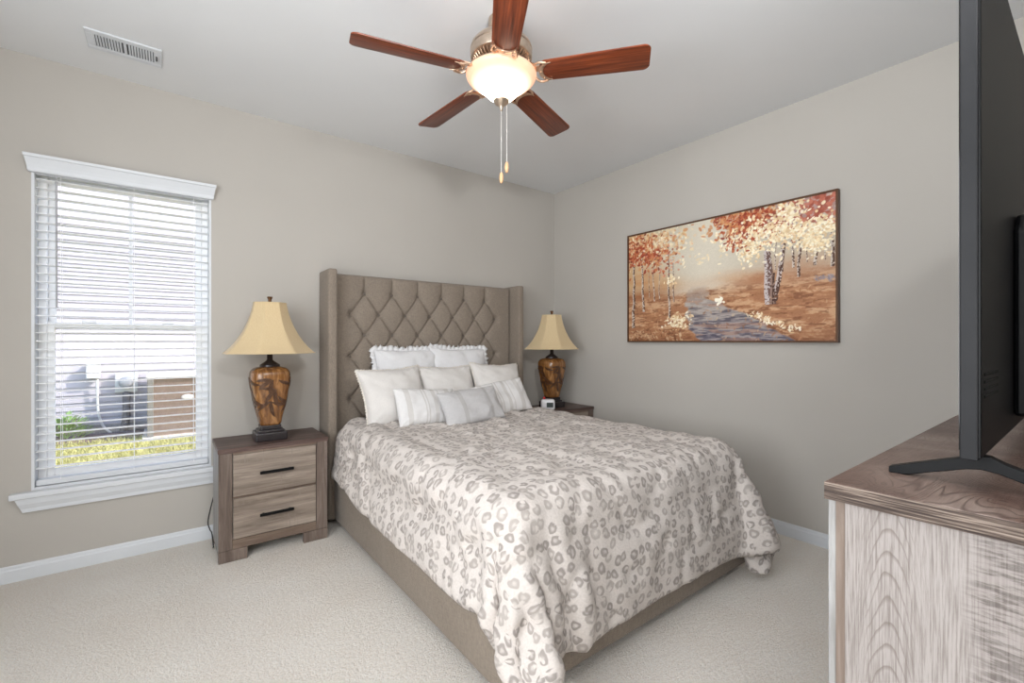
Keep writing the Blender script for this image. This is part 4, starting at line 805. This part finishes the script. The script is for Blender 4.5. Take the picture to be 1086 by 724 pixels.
# ------------------------------------------------------------------ table lamps
def sq(theta, p):  # superellipse radius factor, 1 on the flats
    c, s = abs(math.cos(theta)), abs(math.sin(theta)); return (c**p+s**p)**(-1/p)
def make_lamp(loc, rz, label):
    t = empty('table_lamp', loc, rz, label, 'table lamp', 'matching lamps on the nightstands')
    bm = box(-.085, .085, -.085, .085, 0, .052, .006, 2); bx(bm, -.068, .068, -.068, .068, .05, .066, .004); bx(bm, -.056, .056, -.056, .056, .064, .092, .006)
    obj('base', bm, MAT['lamp_black'], t)
    prof = [(.05, .09), (.060, .10), (.068, .14), (.079, .19), (.091, .25), (.101, .31), (.108, .36), (.109, .39), (.105, .415), (.09, .435), (.06, .446), (.03, .45)]
    pp = spline([(a, 0, b) for a, b in prof], 4); prof2 = [(p.x, p.z) for p in pp]
    bm = bmesh.new(); lathe(bm, prof2, 72, rad=lambda th, i: sq(th, 3.6)); vb = obj('vase_body', bm, MAT['vase'], t, True)
    def rad(z):
        for (r0, z0), (r1, z1) in zip(prof2[:-1], prof2[1:]):
            if z0 <= z <= z1 and z1 > z0: return r0+(r1-r0)*(z-z0)/(z1-z0)
        return .05
    bm = bmesh.new(); R = random.Random(4)
    for face in range(4):
        th0 = face*PI/2-PI/2
        for (u0, z0, ang, L, wd) in ((0, .36, 200, .09, .013), (0, .36, 245, .10, .014), (0, .355, 160, .085, .012), (.02, .30, 215, .10, .014), (.015, .30, 260, .11, .014), (.02, .295, 150, .08, .012), (-.01, .23, 205, .09, .012), (-.005, .23, 262, .10, .013), (.0, .225, 330, .08, .012), (.03, .36, 320, .08, .012), (.03, .26, 300, .09, .012)):
            ang = math.radians(ang); ns = 9; L_, R_ = [], []
            for k in range(ns+1):
                q = k/ns; wd_ = wd*1.7; a2 = ang+.35*q; u = u0+math.cos(a2)*L*q; z = z0+math.sin(a2)*L*q+.01; wv = wd_*math.sin(PI*min(1, q*.95+.05))**.8
                nxn, nzn = -math.sin(a2), math.cos(a2)
                for lst, sg in ((L_, 1), (R_, -1)):
                    uu, zz = u+nxn*wv*sg*.5, z+nzn*wv*sg*.5; zz = max(.1, min(.43, zz)); r = rad(zz); th = th0+uu/r*1.0
                    rr = r*sq(th, 3.6)+.0016; lst.append(bm.verts.new((rr*math.cos(th), rr*math.sin(th), zz)))
            for k in range(ns): bm.faces.new((L_[k], L_[k+1], R_[k+1], R_[k]))
    lf = obj('leaf_motif', bm, MAT['leaf_dark'], vb); sm = lf.modifiers.new('s', 'SOLIDIFY'); sm.thickness = .0025; sm.offset = 0
    tag(lf, 'dark brown leaf relief')
    bm = bmesh.new(); lathe(bm, [(.056, .448), (.056, .458), (.042, .468), (.022, .482), (.016, .49), (.016, .56), (.012, .57)], 32); obj('neck', bm, MAT['lamp_black'], t, .7)
    bm = bmesh.new(); lathe(bm, [(.004, .56), (.004, .86)], 8)
    for k in range(3): tube(bm, [(0, 0, .836), (.086*math.cos(k*2.094), .086*math.sin(k*2.094), .834)], .0015, 5)
    obj('harp', bm, MAT['bronze'], t)
    bm = bmesh.new(); lathe(bm, [(.001, .58), (.016, .58), (.016, .61), (.03, .65), (.03, .68), (.015, .70), (.001, .702)], 24); obj('bulb', bm, MAT['clock'], t, True)
    # bell shade, square with cut corners
    sp = spline([(.26, 0, .531), (.214, 0, .575), (.17, 0, .635), (.133, 0, .705), (.108, 0, .775), (.094, 0, .838)], 6)
    corners = []
    for k in range(4):
        for dlt in (-22, 22): corners.append(math.radians(45+90*k+dlt))
    def octr(th):
        th %= 2*PI; cs_ = sorted([(c % (2*PI)) for c in corners]); cs2 = cs_+[cs_[0]+2*PI]
        if th < cs_[0]: th += 2*PI
        for a, b in zip(cs2[:-1], cs2[1:]):
            if a <= th <= b:
                mid = (a+b)/2; half = (b-a)/2; return math.cos(half)/math.cos(th-mid)*1.0
        return 1
    bm = bmesh.new(); lathe(bm, [(p.x, p.z) for p in sp], 96, rad=lambda th, i: octr(th), cap=False)
    sh = obj('lamp_shade', bm, MAT['shade'], t, .6); sm = sh.modifiers.new('s', 'SOLIDIFY'); sm.thickness = .003; sm.offset = -1
    for (r_, z_) in ((.26, .531), (.094, .838)):
        bm = bmesh.new(); tube(bm, [(r_*octr(2*PI*k/96)*math.cos(2*PI*k/96), r_*octr(2*PI*k/96)*math.sin(2*PI*k/96), z_) for k in range(97)], .0028, 6)
        obj('shade_trim', bm, MAT['shade'], sh)
    bm = bmesh.new(); lathe(bm, [(.006, .838), (.008, .846), (.011, .85), (.009, .856), (.016, .874), (.014, .878), (.002, .879)], 16); obj('finial', bm, MAT['bronze'], t, .7)
    return t
l1 = make_lamp((.505, 3.135, .637), 0, 'table lamp with cream bell shade and brown leaf vase, nearest the window')
make_lamp((2.80, 3.075, .637), 0, 'table lamp with cream bell shade and brown leaf vase, in the corner of the room')
bm = bmesh.new(); tube(bm, [tuple(p) for p in spline([(-.18, .245, -.02), (-.255, .262, -.30), (-.292, .20, -.42), (-.312, .10, -.47), (-.304, .08, -.51), (-.292, .12, -.55), (-.289, .05, -.60), (-.287, .10, -.63)], 8)], .0035, 6); bm.transform(Matrix.Identity(4))
obj('power_cord', bm, MAT['cord'], l1, True)

# alarm clock
ck = empty('alarm_clock', (2.635, 2.945, .637), math.radians(-38), 'small white digital alarm clock beside the right lamp', 'alarm clock')
bm = box(-.06, .06, -.035, .035, .004, .098, .018, 4); obj('case', bm, MAT['clock'], ck, .8)
obj('display', box(-.012, .045, -.0375, -.034, .03, .072, .002), MAT['display'], ck)
bm = bmesh.new(); lathe(bm, [(.001, .118), (.009, .117), (.012, .108), (.012, .097)], 16, (-.032, 0, 0)); obj('snooze_knob', bm, MAT['red'], ck, True)
for s in (-1, 1): bm = box(s*.04-.01, s*.04+.01, -.02, .02, 0, .008, .002); obj('foot', bm, MAT['clock'], ck)

# ------------------------------------------------------------------ ceiling fan
fan = empty('ceiling_fan', (1.24, 1.71, H), 0, 'five-blade ceiling fan with cherry wood blades, nickel housing and lit frosted bowl', 'ceiling fan')
bm = bmesh.new()
lathe(bm, [(.05, -.094), (.09, -.098), (.125, -.112), (.140, -.13), (.144, -.145), (.141, -.148), (.141, -.152), (.144, -.155), (.144, -.18), (.140, -.19), (.12, -.198)], 72); obj('motor_housing', bm, MAT['nickel'], fan, .5)
bm = bmesh.new(); lathe(bm, [(.045, 0), (.06, -.003), (.062, -.03), (.056, -.05), (.036, -.065), (.028, -.07), (.028, -.095)], 48); obj('canopy', bm, MAT['nickel'], fan, .5)
bm = bmesh.new()
for k in range(44):
    a = 2*PI*k/44; c, s = math.cos(a), math.sin(a)
    tube(bm, [(.137*c, .137*s, -.182), (.122*c, .122*s, -.205), (.082*c, .082*s, -.226)], .0032, 5)
lathe(bm, [(.06, -.2), (.09, -.222), (.092, -.232), (.06, -.236)], 48)
obj('vented_ring', bm, MAT['gold_iron'], fan)
bm = bmesh.new(); lathe(bm, [(.08, -.232), (.11, -.238), (.148, -.242), (.15, -.25), (.145, -.255), (.06, -.252)], 64); obj('bowl_fitter', bm, MAT['nickel'], fan, .5)
sp = spline([(.157, 0, -.252), (.164, 0, -.262), (.160, 0, -.274), (.148, 0, -.287), (.126, 0, -.304), (.101, 0, -.322), (.080, 0, -.34), (.063, 0, -.358), (.04, 0, -.373), (.012, 0, -.38)], 4)
bm = bmesh.new(); lathe(bm, [(p.x, p.z) for p in sp], 64, cap=False); bw = obj('glass_bowl', bm, MAT['bowl'], fan, True)
bm = bmesh.new(); lathe(bm, [(.034, -.372), (.037, -.380), (.03, -.392), (.013, -.402), (.008, -.41), (.005, -.425), (.001, -.428)], 32); obj('finial', bm, MAT['nickel'], fan, .8)
lp = light('bulb_light', 'POINT', (0, 0, -.215), 10, (1, .80, .62), .03); lp.parent = fan; lp.location = (0, 0, -.243)
for k in range(5):
    ang = math.radians(22.2+72*k)
    R4 = Matrix.Rotation(ang, 4, 'Z')
    pitch = Matrix.Rotation(math.radians(-12), 4, 'X')
    # blade outline along +x, slightly wider at the tip, rounded corners
    pts = []
    L0, L1 = .185, .668
    def rr(cx, cy, r, a0, a1, n=6): return [(cx+r*math.cos(math.radians(a0+(a1-a0)*i/n)), cy+r*math.sin(math.radians(a0+(a1-a0)*i/n))) for i in range(n+1)]
    pts += rr(L0+.03, -.058+.03, .03, 180, 270); pts += rr(L1-.03, -.068+.03, .03, 270, 345)
    pts += rr(L1-.03, .068-.03, .03, 15, 90); pts += rr(L0+.03, .058-.03, .03, 90, 180)
    bm = bmesh.new(); prism(bm, pts, 'z', -.003, .003, .0012); 
    o = obj('blade', bm, MAT['blade'], fan, .5)
    o.matrix_local = Matrix.Translation((0, 0, -.262)) @ R4 @ pitch
    bm = bmesh.new()
    # arm and crescent under the blade root
    arm = [(.118, 0, .012), (.15, 0, .010), (.18, 0, -.004), (.20, 0, -.008)]
    for s in (-1, 1):
        tube(bm, [tuple(p) for p in spline([(.12, s*.02, .045), (.148, s*.028, .02), (.165, s*.045, -.004), (.185, s*.056, -.008), (.215, s*.05, -.008)], 5)], .0055, 8)
    inner = [(.214-.052*math.cos(a), .052*math.sin(a)) for a in np.linspace(-1.15, 1.15, 15)]
    outer = [(.232-.05*math.cos(a)+.0, .05*math.sin(a)) for a in np.linspace(1.35, -1.35, 15)]
    prism(bm, [(x+.015, y) for x, y in inner]+[(x+.015, y) for x, y in outer], 'z', -.0095, -.0035, .001)
    bx(bm, .115, .19, -.016, .016, .012, .018)
    for (px, py) in ((.2, .036), (.2, -.036), (.187, 0)):
        lathe(bm, [(.0055, -.004), (.0055, -.012), (.002, -.0135)], 10, (px, py, 0))
    o2 = obj('blade_iron', bm, MAT['gold_iron'], fan, .6); o2.matrix_local = Matrix.Translation((0, 0, -.262)) @ R4 @ pitch
def chain(x, y, z1):
    bm = bmesh.new(); z = -.385
    tube(bm, [(x, y, -.255 if abs(x) > .02 else -.42), (x, y, z1)], .0011, 5)
    zz = -.43
    while zz > z1: bmesh.ops.create_icosphere(bm, subdivisions=1, radius=.0021, matrix=Matrix.Translation((x, y, zz))); zz -= .0075
    lathe(bm, [(.002, .004), (.0035, 0), (.002, -.004)], 8, (x, y, -.56 if z1 < -.7 else -.52))
    o = obj('pull_chain', bm, MAT['bead'], fan)
    bm = bmesh.new(); lathe(bm, [(.002, .004), (.006, 0), (.0095, -.014), (.010, -.026), (.007, -.042), (.003, -.048)], 16, (x, y, z1)); obj('chain_pull', bm, MAT['pull'], o, True)
chain(.0, .0, -.715); chain(.0225, -.012, -.665)

# ------------------------------------------------------------------ framed painting on the right wall
PY0, PY1, PZ0, PZ1 = .946, 2.462, 1.232, 2.13
pic = empty('framed_painting', (XR, (PY0+PY1)/2, PZ0), 0, 'wide framed landscape painting of autumn trees beside a stream', 'painting')
def pc(name, bm, m): bm.transform(Matrix.Translation((-XR, -(PY0+PY1)/2, -PZ0))); return obj(name, bm, m, pic)
f = .011; bm = bmesh.new(); fx0, fx1 = XR-.042, XR-.003
bx(bm, fx0, fx1, PY0, PY0+f, PZ0, PZ1); bx(bm, fx0, fx1, PY1-f, PY1, PZ0, PZ1); bx(bm, fx0, fx1, PY0+f, PY1-f, PZ0, PZ0+f); bx(bm, fx0, fx1, PY0+f, PY1-f, PZ1-f, PZ1)
pc('frame', bm, MAT['frame'])
pc('canvas_back', box(XR-.03, XR-.006, PY0+f, PY1-f, PZ0+f, PZ1-f), MAT['frame'])
def paint(w, h):
    R = np.random.RandomState(7)
    V, U = np.mgrid[0:h, 0:w]; U = U/(w-1); V = V/(h-1)
    I = np.zeros((h, w, 3))
    def vnoise(sx, sy, seed):
        r = np.random.RandomState(seed); g = r.rand(sy+2, sx+2)
        x = U*sx; y = V*sy; xi = x.astype(int); yi = y.astype(int); fx = x-xi; fy = y-yi; fx = fx*fx*(3-2*fx); fy = fy*fy*(3-2*fy)
        return (g[yi, xi]*(1-fx)+g[yi, xi+1]*fx)*(1-fy)+(g[yi+1, xi]*(1-fx)+g[yi+1, xi+1]*fx)*fy
    def put(mask, colr):
        nonlocal I
        m = np.clip(mask, 0, 1)[..., None]; I = I*(1-m)+np.array(colr)*m
    I[:] = (196, 186, 168)
    put(np.exp(-((U-.46)/.2)**2)*.9, (214, 205, 188)); put(np.clip(1-U/.3, 0, 1)*.8, (206, 170, 122)); put(np.clip((U-.65)/.35, 0, 1)*.6, (190, 172, 150))
    put((vnoise(9, 7, 3)-.4)*.5*(V > .4), (222, 214, 198))
    n1 = vnoise(14, 34, 4)*.5+vnoise(34, 90, 5)*.3+vnoise(110, 150, 6)*.2
    th_ = lambda a, s=9: np.clip(a*s+.5, 0, 1)
    hor = .43+.10*np.clip((U-.5)/.2, 0, 1)*1.0-.02*np.sin(U*9)+.03*np.clip((.3-U)/.3, 0, 1)
    gm = np.clip((hor-V)/.05+n1*.6-.2, 0, 1)
    put(gm*(.55+.45*np.clip((hor-V)/.15, 0, 1)), (182, 132, 96))
    put(gm*th_(n1-.54)*.55, (150, 100, 70)); put(gm*th_(.42-n1)*.6, (212, 176, 140))
    put(gm*th_(vnoise(22, 60, 9)*.6+vnoise(70, 120, 10)*.4-.64)*.6, (118, 74, 50))
    put(np.clip((.13-V)/.13, 0, 1)*gm*.35, (122, 76, 50))
    put(np.exp(-((V-.47)/.06)**2)*np.exp(-((U-.42)/.28)**2)*.75, (206, 186, 164))
    # stream
    lb = np.interp(V, [0, .1, .2, .3, .4, .5], [.42, .37, .35, .34, .35, .39]); rb = np.interp(V, [0, .1, .2, .27, .35, .42, .5], [.86, .76, .67, .575, .47, .47, .47])
    wob = (vnoise(10, 40, 12)-.5)*.035
    sm = np.clip((U-lb+wob)/.012, 0, 1)*np.clip((rb+wob-U)/.012, 0, 1)*np.clip((.47-V)/.14, 0, 1)
    s1 = vnoise(14, 90, 13)*.5+vnoise(44, 150, 14)*.5
    put(sm, (158, 148, 142)); put(sm*np.clip((.3-V)/.3, 0, 1)*.85, (98, 92, 106)); put(sm*th_(s1-.56)*.55, (190, 178, 168)); put(sm*th_(.38-s1)*.55*(V < .3), (62, 58, 72)); put(sm*(vnoise(12, 60, 19) > .72)*.5, (170, 128, 108))
    bk = np.exp(-((U-rb-wob-.01)/.012)**2)*(V < .42)*.7; put(bk*(n1 > .4), (120, 74, 48))
    # soft distance bushes
    for (cu, cv, su, sv, cc) in ((.1, .56, .12, .10, (190, 132, 84)), (.24, .5, .08, .07, (196, 150, 104)), (.62, .5, .1, .05, (196, 156, 122)), (.88, .52, .14, .09, (178, 134, 104)), (.12, .42, .16, .06, (150, 92, 58)), (.74, .46, .1, .05, (172, 118, 84))):
        put(np.exp(-((U-cu)/su)**2-((V-cv)/sv)**2)*(.4+.6*n1), cc)
    # trunks
    def trunk(u0, v0, u1, v1, wd, cl, cd_, seed):
        t = (V-v0)/(v1-v0); uc = u0+(u1-u0)*t+(np.interp(V, np.linspace(0, 1, 12), np.random.RandomState(seed).rand(12))-.5)*.008
        ww = wd*(1.15-.45*t); inn = (t > 0)*(t < 1)
        put(inn*np.clip((ww-abs(U-uc))/.0018, 0, 1), cl)
        nn = vnoise(240, 90, seed+30)
        put(inn*np.clip((ww*.7-abs(U-uc-ww*.5))/.0015, 0, 1)*(nn > .38), cd_)
        put(inn*np.clip((ww-abs(U-uc))/.0018, 0, 1)*(vnoise(150, 130, seed+60) > .72)*.9, cd_)
    LT, DK = (202, 190, 178), (92, 66, 54)
    for a in ((.03, .12, .035, .76, .0085), (.098, .27, .09, .78, .007), (.165, .36, .16, .75, .004), (.2, .37, .2, .7, .003), (.26, .2, .25, .85, .006), (.285, .34, .28, .8, .0035), (.14, .4, .13, .72, .0025),
              (.8, .5, .81, .8, .006), (.845, .52, .84, .82, .005), (.87, .45, .87, .8, .006), (.93, .52, .935, .8, .006), (.985, .5, .985, .82, .007), (.9, .55, .9, .78, .0025), (.775, .52, .78, .8, .003), (.96, .55, .955, .78, .0025)):
        trunk(*a, LT, DK, int(a[0]*1000))
    trunk(.752, .27, .742, .68, .019, (196, 184, 182), (108, 82, 74), 5); trunk(.775, .29, .815, .75, .011, (200, 186, 180), (84, 58, 48), 6); trunk(.765, .27, .77, .5, .01, (150, 124, 112), (74, 50, 42), 8)
    # dabs
    def dabs(n, fu, colors, su, sv, al=1):
        for _ in range(n):
            u, v = fu()
            if not (-.02 < u < 1.02 and -.02 < v < 1.02): continue
            a = R.uniform(su*.5, su*1.3); b = R.uniform(sv*.5, sv*1.3); th = R.uniform(0, PI); c = np.array(colors[R.randint(len(colors))])+R.uniform(-10, 10)
            r = max(a, b)*1.2; x0, x1 = int(max(0, (u-r)*w)), int(min(w, (u+r)*w+2)); y0, y1 = int(max(0, (v-r*1.7)*h)), int(min(h, (v+r*1.7)*h+2))
            if x1 <= x0 or y1 <= y0: continue
            uu = U[y0:y1, x0:x1]-u; vv = (V[y0:y1, x0:x1]-v)*.6
            p = uu*math.cos(th)+vv*math.sin(th); q = -uu*math.sin(th)+vv*math.cos(th)
            m = (np.clip((1-((p/a)**2+(q/b)**2))*2.5, 0, 1)*al)[..., None]
            I[y0:y1, x0:x1] = I[y0:y1, x0:x1]*(1-m)+c*m
    red = [(168, 76, 48), (186, 96, 60), (146, 56, 38), (196, 120, 84), (130, 60, 44)]; gold = [(242, 226, 192), (236, 214, 172), (248, 238, 214), (222, 192, 150)]; ora = [(204, 142, 92), (214, 160, 108), (190, 120, 76)]
    g = lambda cu, cv, su, sv: (lambda: (R.normal(cu, su), R.normal(cv, sv)))
    dabs(260, g(.1, .9, .12, .07), ora, .013, .008, .7); dabs(240, g(.1, .88, .1, .09), gold, .008, .005, .7); dabs(330, g(.07, .82, .075, .08), red, .011, .006, .85); dabs(110, g(.16, .74, .06, .06), red+ora, .010, .006, .8); dabs(60, g(.25, .72, .05, .09), [(206, 130, 104), (222, 172, 128)], .008, .006, .7)
    dabs(150, g(.26, .9, .09, .06), gold+[(214, 190, 150)], .012, .007, .5)
    dabs(420, g(.75, .93, .13, .05), ora+[(196, 150, 120)], .013, .008, .75); dabs(520, g(.72, .88, .08, .06), red, .011, .0065, .9); dabs(380, g(.93, .93, .07, .06), [(172, 92, 72), (188, 110, 90), (150, 76, 60), (176, 150, 144)], .014, .008, .85)
    dabs(90, lambda: (R.uniform(.5, .66), R.uniform(.9, 1)), red+ora, .010, .006, .8)
    dabs(400, g(.74, .80, .085, .07), gold, .0095, .0055, .95); dabs(240, lambda: (R.uniform(.8, 1), R.normal(.78, .035)), gold, .0095, .0055, .95); dabs(200, g(.92, .68, .03, .045), gold, .008, .005, .9); dabs(120, g(.84, .93, .03, .07), gold, .011, .006, .9)
    dabs(90, g(.66, .68, .03, .04), gold, .0085, .005, .95); dabs(60, g(.6, .76, .03, .03), gold+red, .009, .005, .9)
    dabs(26, lambda: (R.uniform(.33, .62), R.uniform(.62, .82)), [(240, 226, 196), (232, 214, 178)], .012, .006, .9)
    dabs(30, g(.27, .53, .02, .02), gold, .008, .006, .9); dabs(110, g(.31, .17, .035, .03), gold, .0085, .005, .85); dabs(14, g(.53, .33, .008, .02), [(250, 244, 226)], .010, .007, .95)
    dabs(70, lambda: (lambda s: (.66+.2*s+R.normal(0, .02), .22-.14*s+R.normal(0, .012)))(R.rand()), gold+[(250, 240, 220)], .009, .004, .85)
    dabs(200, lambda: (R.uniform(0, 1), R.uniform(0, .38)), [(220, 186, 146), (150, 96, 62), (190, 140, 100)], .010, .004, .45)
    dabs(60, lambda: (R.uniform(0, .34), R.uniform(.0, .1)), [(214, 186, 150), (110, 70, 48)], .012, .005, .6)
    dabs(26, lambda: (R.uniform(.93, 1), R.normal(.43, .01)), [(134, 124, 132), (160, 152, 160)], .012, .004, .6)
    grain = (vnoise(300, 180, 21)-.5)*10; I += grain[..., None]
    return np.clip(I, 0, 255)/255
pw, ph = 560, 330
IM = paint(pw, ph); IM = np.where(IM <= .04045, IM/12.92, ((IM+.055)/1.055)**2.4)
yy = np.linspace(PY1-f, PY0+f, pw)-(PY0+PY1)/2; zz = np.linspace(PZ0+f, PZ1-f, ph)-PZ0
Gp = np.zeros((ph, pw, 3)); Gp[..., 0] = -.033; Gp[..., 1] = yy[None, :]; Gp[..., 2] = zz[:, None]
me = grid_mesh('canvas', Gp); at = me.color_attributes.new('brushwork', 'FLOAT_COLOR', 'POINT')
at.data.foreach_set('color', np.concatenate([IM, np.ones((ph, pw, 1))], 2).astype(np.float32).ravel())
m = M('oil_paint_canvas', .55, spec=.3); vc = m.n('VertexColor'); vc.layer_name = 'brushwork'; m.color(vc.outputs[0]); m.bump(m.noise(m.coord(scale=(1, 60, 160)), 2, 3), .25, .002)
link_mesh('canvas', me, m.m, pic)

# ------------------------------------------------------------------ dresser
DX0, DX1, DY0, DY1, DZ = .908, 2.68, -.205, .297, 1.0
dr = empty('dresser', ((DX0+DX1)/2, (DY0+DY1)/2, 0), 0, 'long rustic dresser with pale end panel and brown board top, under the television', 'dresser')
def dp(name, bm, m, par=None): bm.transform(Matrix.Translation((-(DX0+DX1)/2, -(DY0+DY1)/2, 0))); return obj(name, bm, m, par or dr)
def dpw(name, bm, m, par=None):    # keeps world-sized object space for the grain by shifting the mesh only
    return dp(name, bm, m, par)
bm = box(DX0, DX1, DY0, DY1, DZ-.030, DZ, .0015, 1); tp = dp('top', bm, MAT['dresser_top'])
dp('edge_band', box(DX0-.0015, DX0+.004, DY0+.001, DY1-.0005, DZ-.0295, DZ-.0006), MAT['dresser_edge'], tp)
bm = box(DX0+.012, DX0+.03, DY0+.01, DY1-.027, .0, DZ-.030); dp('end_panel', bm, MAT['dresser_side'])
bm = box(DX1-.03, DX1-.012, DY0+.01, DY1-.027, .0, DZ-.030); dp('end_panel', bm, MAT['wood_side'])
for a in ((DX0+.011, DX0+.055), (DX1-.055, DX1-.011)):
    dp('stile', box(a[0], a[1], DY1-.0268, DY1-.014, 0, DZ-.0305), m_wood('tan_frame_edge', (128, 114, 104), (150, 136, 126), (168, 156, 146), axis=2, mark=False))
    dp('front_post', box(a[0]-.001, a[1], DY1-.0138, DY1-.003, 0, DZ-.031, .001, 1), MAT['wood_side'])
dp('back_panel', box(DX0+.03, DX1-.03, DY0+.01, DY0+.018, .08, DZ-.03), MAT['wood_side'])
dp('case', box(DX0+.031, DX1-.031, DY0+.02, DY1-.04, .08, DZ-.032), MAT['wood_side'])
cw = (DX1-DX0-.12)/3
for r_ in range(3):
    for c_ in range(3):
        x0 = DX0+.06+c_*cw; z0 = .10+r_*.288
        d_ = dp('drawer', box(x0+.004, x0+cw-.004, DY1-.038, DY1-.012, z0, z0+.28, .002, 1), MAT['wood_face'])
        bm = box(x0+cw/2-.09, x0+cw/2+.09, DY1+.012, DY1+.02, z0+.132, z0+.148, .002, 1)
        for s in (-1, 1): bx(bm, x0+cw/2+s*.07-.005, x0+cw/2+s*.07+.005, DY1-.013, DY1+.014, z0+.135, z0+.145)
        dp('handle', bm, MAT['black'], d_)

# ------------------------------------------------------------------ television
TX0, TX1, TY, TZ0, TZ1 = 1.022, 2.5, .1445, 1.052, 1.935
tv = empty('television', ((TX0+TX1)/2, .12, DZ), 0, 'large flat television on splayed legs on the dresser, seen edge-on from behind', 'television')
def tp_(name, bm, m, par=None, smooth=False): bm.transform(Matrix.Translation((-(TX0+TX1)/2, -.12, -DZ))); return obj(name, bm, m, par or tv, smooth)
tp_('bezel', box(TX0, TX1, TY-.0215, TY, TZ0, TZ1, .002, 2), MAT['tv_body'])
tp_('screen', box(TX0+.006, TX1-.006, TY-.001, TY+.0012, TZ0+.014, TZ1-.006), MAT['tv_screen'])
bm = box(TX0+.004, TX1-.004, TY-.0245, TY-.0205, TZ0+.004, TZ1-.004, .001, 1); bk = tp_('back_panel', bm, MAT['tv_back'])
bm = bmesh.new()   # thicker lower housing with slanted shoulders
prism(bm, [(TX0+.42, TZ0+.03), (TX1-.34, TZ0+.03), (TX1-.34, 1.48), (TX1-.38, 1.52), (TX0+.46, 1.52), (TX0+.42, 1.48)], 'y', TY-.058, TY-.024, .008); tp_('rear_housing', bm, MAT['tv_back'], bk)
bm = bmesh.new()
for i in range(4):
    bx(bm, TX0+.03, TX0+.18, TY-.0262, TY-.024, 1.150+i*.012, 1.1555+i*.012, .001, 1)
tp_('vent_slots', bm, MAT['black'], bk)
for lx, s in ((TX0+.055, 1), (TX1-.055, -1)):
    bm = bmesh.new(); w_ = .011
    prism(bm, [(.245, DZ), (.245, DZ+.011), (.238, DZ+.0135), (.15, 1.046), (.135, 1.054), (.115, 1.054), (.10, 1.046), (.01, DZ+.0135), (.0, DZ+.011), (.0, DZ), (.02, DZ), (.105, 1.028), (.125, 1.031), (.142, 1.028), (.222, DZ)], 'x', lx-w_, lx+w_, .0015)
    tp_('foot', bm, MAT['black'])
